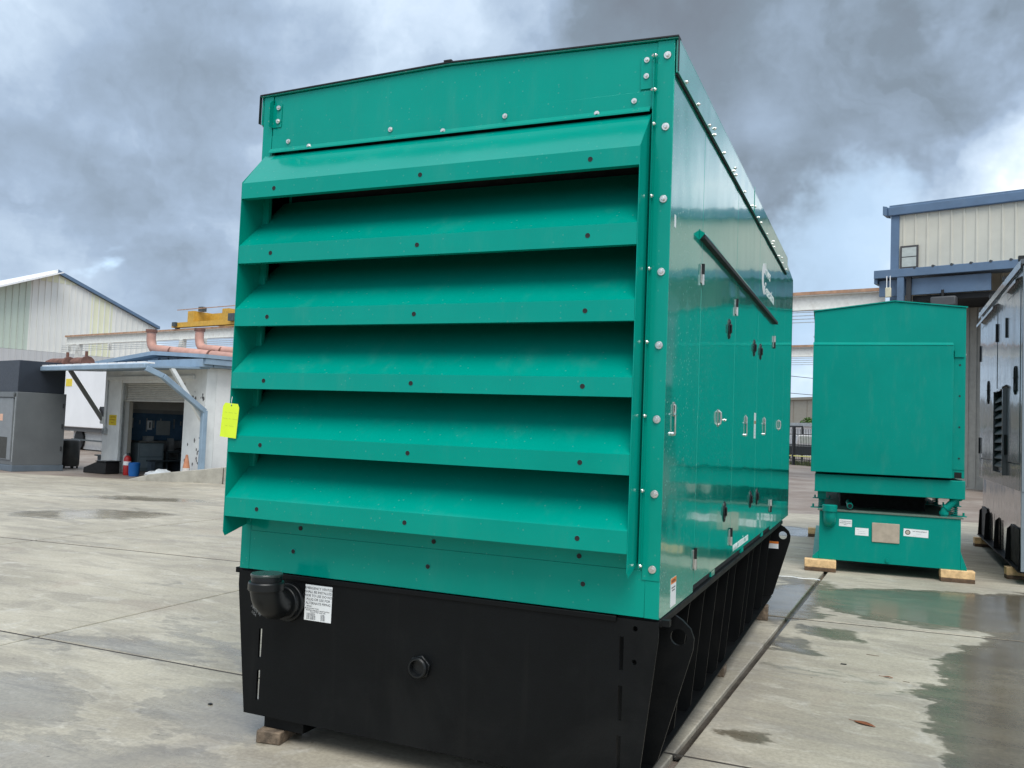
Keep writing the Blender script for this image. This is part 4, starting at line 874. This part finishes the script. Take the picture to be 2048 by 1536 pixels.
# roof with gable facing the yard, fascia boards
PXX = 3.13
shp(MB().prism([(-.3, 2.805), (SW+.3, 2.805), (SW+.3, 2.98), (PXX, 3.12), (-.3, 2.90)], 'y', -.02, SD), 'gable_panel', BLUEP)
for k in range(12):
    x = .1+.46*k; zt = (2.90+(x+.3)/3.43*.22 if x < PXX else 3.12-(x-PXX)/2.32*.14)-.03
    shp(MB().box(x-.03, x+.03, -.05, -.021, 2.82, zt), 'gable_rib', BLUEP)
shp(MB().prism([(-.6, 2.88), (PXX, 3.13), (PXX, 3.23), (-.6, 2.98)], 'y', -.35, SD+.2), 'roof_slope', BLUEP); shp(MB().prism([(PXX, 3.13), (SW+.42, 3.0), (SW+.42, 3.09), (PXX, 3.23)], 'y', -.35, SD+.2), 'roof_slope', BLUEP)
shp(MB().box(SW+.2, SW+.40, -.3, SD, 2.86, 2.99), 'side_gutter', BLUEP)
shp(MB().box(2.9, SW+.32, -.34, -.06, 2.79, 2.99), 'front_fascia', BLUEP, .01)
# canopy over the door on two struts
cn = shp(MB().prism([(-1.62, 2.68), (-1.62, 2.72), (-.06, 2.80), (-.06, 2.76)], 'x', -.15, 5.35), 'canopy_sheet', BLUEP)
MB().box(-.10, 5.42, -1.74, -1.621, 2.65, 2.77).build('gutter', BLUEP, cn, .02)
for k in range(12): MB().box(-.05+.46*k, .28+.46*k, -1.70, -1.45, 2.772, 2.81).build('sheet_rib', TRAILER, cn)
q = MB(); q.box(-.34, -.02, -1.79, -1.60, 2.62, 2.79); q.build('dented_gutter_end', GALV, cn, .05)
for x in (-.02, 5.18):
    q = MB(); q.bar((x, -.02, 1.42), (x+.12, -1.02, 2.72), .09, .09); shp(q, 'strut', SHEDW if x > 1 else mat('grey_strut', (.2, .2, .19), .6)); shp(MB().box(x-.07, x+.07, -.05, -.001, 1.30, 1.50), 'strut_plate', SHEDW)
q = MB()
for a, b in (((5.38, -1.68, 2.66), (5.45, -1.30, 2.50)), ((5.45, -1.30, 2.50), (5.32, -.13, 1.74)), ((5.32, -.13, 1.76), (5.32, -.13, .05))): q.bar(a, b, .12, .12)
shp(q, 'downpipe', BLUEP, .01)
# pipes along the roof
for k, (x0, z0, y0, r) in enumerate(((.1, 3.95, 1.2, .13), (2.0, 3.95, 1.6, .12))):
    p = thing('exhaust_pipe', ['salmon painted exhaust pipe with upturned end, left one on the shed roof', 'salmon painted exhaust pipe with upturned end nearer the main generator'][k], 'pipe', BW(-20.2+x0, SY+y0, 3.22), TB, 'exhaust pipes on the shed roof')
    zb = .22
    path = [(0, 0, .78), (0, 0, .52), (.05, 0, .37), (.14, 0, .28), (.30, 0, zb+.02), (6.5, .0, zb-.5)]
    q = MB(); q.tube(path, r, 14); q.build('pipe', COPPER, p)
    q = MB(); q.tube([(0, 0, .74), (0, 0, .82)], r+.03, 14); q.build('flange', RUSTP, p)
    for xx in (1.2, 3.2): 
        q = MB(); q.tube([(xx, 0, zb-.07*xx), (xx+.06, 0, zb-.07*xx-.005)], r+.025, 14); q.build('pipe_clamp', RUSTP, p)
        MB().box(xx-.06, xx+.10, -.06, .06, -.05-.02*xx, zb-.08*xx-.06).build('saddle', BLUEP, p)
for k, (X, L) in enumerate(((-20.9, 1.4), (-19.6, .9))):
    p = thing('rusty_muffler', ['long rusty pipe lying on the left end of the shed canopy', 'short rusty pipe lying on the shed canopy near the gable'][k], 'pipe', BW(X, SY-1.0, 2.76), TB, 'rusty pipes on the canopy')
    q = MB(); q.tube([(-L/2, 0, .14), (-L/4, 0, .14), (L/2, 0, .12)], [.08, .13, .13], 12); q.build('pipe', RUSTP, p)
    q = MB(); q.tube([(L*.42, 0, .1), (L*.5, 0, .1)], .19, 12); q.tube([(L*.38, 0, .2), (L*.38, 0, .42)], .04, 8); q.build('flange', RUSTP, p)
# inside the workshop
def inside(name, label, cat, x, y, b, m, parts=()):
    t = thing(name, label, cat, BW(-20.2+x, SY+y, GZ+.021), TB); b.build(parts[0][0] if False else 'body', m, t, .01); 
    for pn, pb, pm in parts: pb.build(pn, pm, t)
    return t
inside('pegboard', 'dark blue pegboard with hanging tools inside the workshop', 'pegboard', .225, .3, MB().box(0, .04, 0, 3.4, .85, 1.62), PEG,
       [('tool', MB().box(.041, .06, .18+.21*k, .215+.21*k, 1.10+.1*(k % 3), 1.42+.06*(k % 2)), GALV) for k in range(11)])
inside('workbench', 'dark workbench with drawers inside the workshop', 'workbench', .27, .62, MB().box(0, .6, 0, .75, 0, .80), mat('bench_grey', (.16, .20, .21), .5), [('bench_top', MB().box(-.02, .65, -.03, .78, .801, .84), STEEL), ('drawer', MB().box(.601, .615, .05, .70, .1, .38), mat('bench_drawer', (.22, .27, .29), .5)), ('drawer', MB().box(.601, .615, .05, .70, .42, .76), mat('bench_drawer', (.22, .27, .29), .5)), ('vice', MB().box(.3, .55, .25, .45, .841, .98), GALV)])
inside('tool_stand', 'low steel stand with a drill inside the workshop', 'stand', .30, 1.50, MB().box(0, .5, 0, .45, .50, .56), DARKEQ, [('leg', MB().box(.44, .5, 0, .06, 0, .499), DARKEQ), ('leg', MB().box(.44, .5, .39, .45, 0, .499), DARKEQ), ('drill', MB().box(.2, .32, .15, .3, .561, .92), GALV)])
inside('wall_notice', 'white framed notice hung on the workshop pegboard', 'notice', .27, 1.13, MB().box(0, .03, 0, .16, 1.15, 1.42), WHITE, [('print', MB().box(.031, .036, .06, .10, 1.2, 1.37), INK)])
inside('wall_chart', 'wide faded chart beside the white notice in the workshop', 'chart', .27, 1.42, MB().box(0, .03, 0, .42, 1.0, 1.42), mat('chart', (.30, .33, .33), .6))
inside('shop_shelf', 'dark shelf with a pale bucket inside the workshop', 'shelf', .30, 2.05, MB().box(0, .5, 0, .9, .60, .64), IRON, [('shelf_board', MB().box(0, .5, 0, .9, .2, .24), IRON), ('post', MB().box(.45, .5, 0, .05, 0, .599), IRON), ('post', MB().box(.45, .5, .85, .9, 0, .599), IRON), ('carton', MB().box(.1, .45, .4, .8, .241, .5), mat('carton', (.2, .13, .08), .8))])
pb = thing('pale_bucket', 'cream bucket standing on the workshop shelf', 'bucket', BW(-20.2+.58, SY+2.3, GZ+.021+.641), TB); q = MB(); q.lathe([(.11, 0), (.135, .24), (.14, .25)], n=18); q.build('pail', mat('cream_pail', (.5, .48, .38), .5), pb); q = MB(); q.tube([(.135*math.cos(a), .135*math.sin(a)*.3, .24+.08*math.sin(a)) for a in [k*PI/8 for k in range(9)]], .006, 6); q.build('handle', GALV, pb)
# things at the door
def gnd(px_x, px_y): return (px_x, px_y, GZ)
fx = thing('fire_extinguisher', 'red fire extinguisher standing beside the blue bucket at the shed door', 'extinguisher', BW(-18.30, 8.70, GZ))
q = MB(); q.lathe([(.09, 0), (.095, .02), (.095, .42), (.07, .48), (.03, .51)], n=18); q.build('cylinder', RED, fx); q = MB(); q.box(-.03, .05, -.02, .02, .51, .58); q.build('valve', IRON, fx)
q = MB(); q.tube([(-.03, 0, .54), (-.12, 0, .5), (-.13, 0, .25)], .018, 8); q.build('hose', mat('pale_hose', (.6, .6, .58), .5), fx); q = MB(); q.lathe([(.0965, .26), (.0965, .36)], n=18); q.build('paper_label', WHITE, fx)
bk = thing('blue_bucket', 'bright blue plastic drum at the shed door', 'bucket', BW(-17.85, 8.66, GZ)); q = MB(); q.lathe([(.12, 0), (.135, .1), (.14, .33), (.147, .35), (.13, .35), (.12, .05)], n=22); q.build('drum', BBLUE, bk)
q = MB(); q.lathe([(.150, .30), (.150, .315)], n=22); q.build('rim_band', BBLUE, bk)
bn = thing('black_bin', 'low black wedge shaped box in front of the shed left pier', 'box', BW(-19.15, 8.42, GZ), TB+R(12)); q = MB(); q.prism([(-.42, 0), (.45, 0), (.45, .32), (.10, .32), (-.42, .14)], 'x', -.22, .22); q.v = [(y, x, z) for x, y, z in q.v]; q.f = [f[::-1] for f in q.f]; q.build('tub', BLACKM, bn, .02); MB().box(.08, .47, -.24, .24, .321, .345).build('rim', PLASTIC, bn)
bg2 = thing('plastic_bag', 'crumpled white plastic sack lying before the roller door', 'bag', BW(-16.35, 8.52, GZ), TB); 
q = MB(); nu, nv = 20, 12; rb = random.Random(5)
for i in range(nv+1):
    th = PI*i/nv
    for k in range(nu):
        a = 2*PI*k/nu; j = 1+.12*math.sin(3*a+2*i)+.08*rb.uniform(-1, 1); x = -.46*math.cos(th); rr = math.sin(th)**.6
        q.v.append((x*(1+.05*rb.uniform(-1, 1)), .22*rr*j*math.cos(a), max(.0, .12+.13*rr*j*math.sin(a)*(1.25 if x > 0 else .8))))
for i in range(nv):
    for k in range(nu): q.f.append((i*nu+k, i*nu+(k+1) % nu, (i+1)*nu+(k+1) % nu, (i+1)*nu+k))
q.build('sack', BAG, bg2)
cn2 = thing('traffic_cone', 'faded orange traffic cone with white collar by the shed right pier', 'cone', BW(-15.35, 8.66, GZ), TB)
MB().box(-.18, .18, -.18, .18, 0, .04).build('base', CONEO, cn2, .01); q = MB(); q.lathe([(.145, .04), (.11, .22)], n=20); q.build('lower_cone', CONEO, cn2); q = MB(); q.lathe([(.11, .2201), (.085, .36)], n=20); q.build('white_collar', mat('dirty_white', (.6, .56, .52), .6), cn2); q = MB(); q.lathe([(.085, .3601), (.03, .66), (.025, .68)], n=20); q.build('upper_cone', CONEO, cn2)
# concrete kerb wall that rises toward the right
a, b = Vector((-13.45, 11.80, 0)), Vector((-9.3, 13.35, 0)); ang = math.atan2(b.y-a.y, b.x-a.x); LL = (b-a).length
kb = thing('concrete_kerb', 'low concrete kerb wall rising in front of the shed right corner', 'kerb', (a.x, a.y, GZ), ang)
MB().prism([(0, 0), (LL*.52, 0), (LL*.52, .43), (.55, .20), (0, .05)], 'y', 0, .3).build('kerb_section', CONC, kb, .015)
ks = MB(); ks.prism([(LL*.525, .11), (LL, .11), (LL, .52), (LL*.525, .435)], 'y', 0, .3)
for x0, x1 in ((.525, .60), (.68, .74), (.84, 1.)): ks.box(LL*x0, LL*x1, 0.001, .3, 0, .1095)
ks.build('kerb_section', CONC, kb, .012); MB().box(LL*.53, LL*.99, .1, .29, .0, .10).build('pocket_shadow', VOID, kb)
pp = thing('steel_bollard', 'grey steel post with yellow pole beside the shed right wall', 'bollard', BW(-14.55, 9.6, GZ), TB)
q = MB(); q.tube([(0, 0, 0), (0, 0, .95)], .13, 14); q.build('post', GALV, pp); q = MB(); q.tube([(.3, .1, 0), (.3, .1, 1.0)], .05, 10); q.build('yellow_pole', mat('pale_yellow', (.6, .55, .3), .6), pp)

# --- through the gap: fence, vehicle, bush, low wall, far building, wires
def GB(px, py, dist):       # point at a plan distance along a photograph direction
    v = _f + _rr*((px-1024)/1717.5) - _uu*((py-768)/1717.5); t = dist/math.hypot(v.x, v.y); p = CAM+v*t; return p
p0 = GB(1560, 900, 58); p1 = GB(1660, 900, 54); fa = math.atan2(p1.y-p0.y, p1.x-p0.x); FL = math.hypot(p1.x-p0.x, p1.y-p0.y)
fn = thing('iron_fence', 'black iron picket fence with gate post beyond the gap between the sets', 'fence', (p0.x, p0.y, GZ), fa)
for z in (.35, 1.9): MB().box(0, FL, -.02, .02, z, z+.05).build('rail', IRON, fn)
for k in range(int(FL/.16)): MB().box(.16*k, .16*k+.025, -.012, .012, .05, 2.25).build('picket', IRON, fn)
MB().box(1.35, 1.50, -.08, .08, 0, 2.4).build('gate_post', IRON, fn)
tp_ = MB(); tp_.box(0, FL, -.05, -.045, .55, .62); tt = thing('caution_tape', 'yellow tape strung along the iron fence', 'tape', (p0.x, p0.y, GZ), fa); tp_.build('ribbon', TAPE, tt); MB().box(-.02, .02, -.06, -.03, .5, .66).build('knot', TAPE, tt)
gs = MB(); rg = random.Random(2)
for k in range(900):
    x = rg.uniform(0, FL); y = rg.uniform(.1, 1.6); h = .12+.3*rg.random(); a = rg.uniform(-.1, .1)
    gs.add([(x-.02, y, 0), (x+.02, y, 0), (x+a, y+a, h)], [(0, 1, 2)])
gso = gs.build('verge_grass', GRASS); gso.location = (p0.x, p0.y, GZ); gso.rotation_euler = (0, 0, fa); tag(gso, 'rough grass along the foot of the iron fence', 'grass', kind='stuff')
vp = GB(1604, 905, 66); vh = thing('parked_truck', 'white and dark pickup truck parked behind the iron fence', 'truck', (vp.x, vp.y, GZ), fa+R(80))
def vhp(b, n, m, bv=0.): return b.build(n, m, vh, bv)
vhp(MB().prism([(-2.6, .5), (2.6, .5), (2.6, 1.15), (.9, 1.2), (-2.6, 1.2)], 'y', -.95, .95), 'body', DARKV, .08); vhp(MB().prism([(-.9, 1.201), (1.2, 1.201), (.5, 1.95), (-.7, 1.95)], 'y', -.85, .85), 'cab', mat('white_cab', (.6, .6, .6), .4), .08)
for x in (-1.7, 1.7):
    for y in (-.9, .72): q = MB(); q.tube([(x, y, .4), (x, y+.2, .4)], .4, 16); vhp(q, 'wheel', BLACKM)
vhp(MB().box(-.6, .6, -.862, -.851, 1.35, 1.85), 'side_window', GLASS); vhp(MB().box(2.601, 2.63, -.8, -.5, .8, 1.0), 'headlight', GLASS); vhp(MB().box(2.601, 2.63, .5, .8, .8, 1.0), 'headlight', GLASS)
sp_ = GB(1590, 880, 70); sc = thing('pipe_gantry', 'dark pipe gantry standing behind the iron fence', 'gantry', (sp_.x, sp_.y, GZ), fa)
for x in (-.9, .9): MB().box(x-.06, x+.06, -.06, .06, 0, 2.55).build('upright', IRON, sc)
MB().box(-.9, .9, -.05, .05, 2.551, 2.66).build('top_bar', IRON, sc)
def far_block(name, label, px, pyb, dist, w_, d_, h, m, cap=None):
    p = GB(px, pyb, dist); t = thing(name, label, 'building', (p.x, p.y, GZ), fa); MB().box(-w_/2, w_/2, 0, d_, 0, h).build('wall', m, t)
    if cap: MB().box(-w_/2-.3, w_/2+.3, -.3, d_+.3, h+.001, h+.35).build('roof_edge', cap, t)
    return t
lb = far_block('low_building', 'low white flat roofed building behind the iron fence', 1600, 880, 90, 30, 8, 2.9, TRAILER, GALV)
for k in range(9): MB().box(-13+3*k, -11.6+3*k, -.05, -.001, .9, 2.0).build('window', GLASS, lb)
tb = far_block('tan_warehouse', 'plain tan warehouse far behind the gap between the sets', 1600, 860, 125, 60, 30, 7.05, TANW, mat('tan_cap', (.3, .27, .22), .8))
for k in range(20): MB().box(-28.6+3*k, -28.5+3*k, -.06, -.001, 0, 7).build('panel_joint', mat('tan_cap', (.3, .27, .22)), tb)
bp_ = GB(1603, 850, 100); bu = thing('green_bush', 'rounded green bush growing above the low white building', 'bush', (bp_.x, bp_.y+12, GZ), 0)
q = MB(); q.tube([(0, 0, 0), (.1, 0, 2.0), (0, .1, 3.2)], [.16, .12, .06], 8); q.build('trunk', WOODD, bu)
q = MB(); rl = random.Random(9)
for k in range(1500):
    a = rl.uniform(0, 2*PI); e = rl.uniform(-.5, 1.4); r = (.75+.3*math.sin(3*a))*(.5+.5*rl.random()**.4)
    c = Vector((1.35*r*math.cos(a)*math.cos(e), 1.2*r*math.sin(a)*math.cos(e), 3.3+1.05*r*math.sin(e))); s1 = .12
    u = Vector((rl.uniform(-1, 1), rl.uniform(-1, 1), rl.uniform(-1, 1))).normalized()*s1; v2 = u.cross(Vector((rl.uniform(-1, 1), rl.uniform(-1, 1), 1))).normalized()*s1*.6
    q.add([c-u, c-v2, c+u, c+v2], [(0, 1, 2, 3)])
q.build('crown', LEAF, bu)
def wire(label, pa, pb, da, db, sag, r=.035):
    A, B_ = GB(*pa, da), GB(*pb, db); q = MB(); pts = [(A+(B_-A)*t)-Vector((0, 0, sag*4*t*(1-t))) for t in [k/16 for k in range(17)]]
    base = pts[0].copy(); q.tube([p-base for p in pts], r, 6); o = q.build('power_line', IRON); o.location = base; tag(o, label, 'wire', 'overhead wires')
wire('upper overhead wire crossing the sky in the gap', (1300, 710), (1900, 775), 95, 95, .6); wire('lower overhead wire crossing the sky in the gap', (1300, 745), (1900, 800), 95, 95, .8)
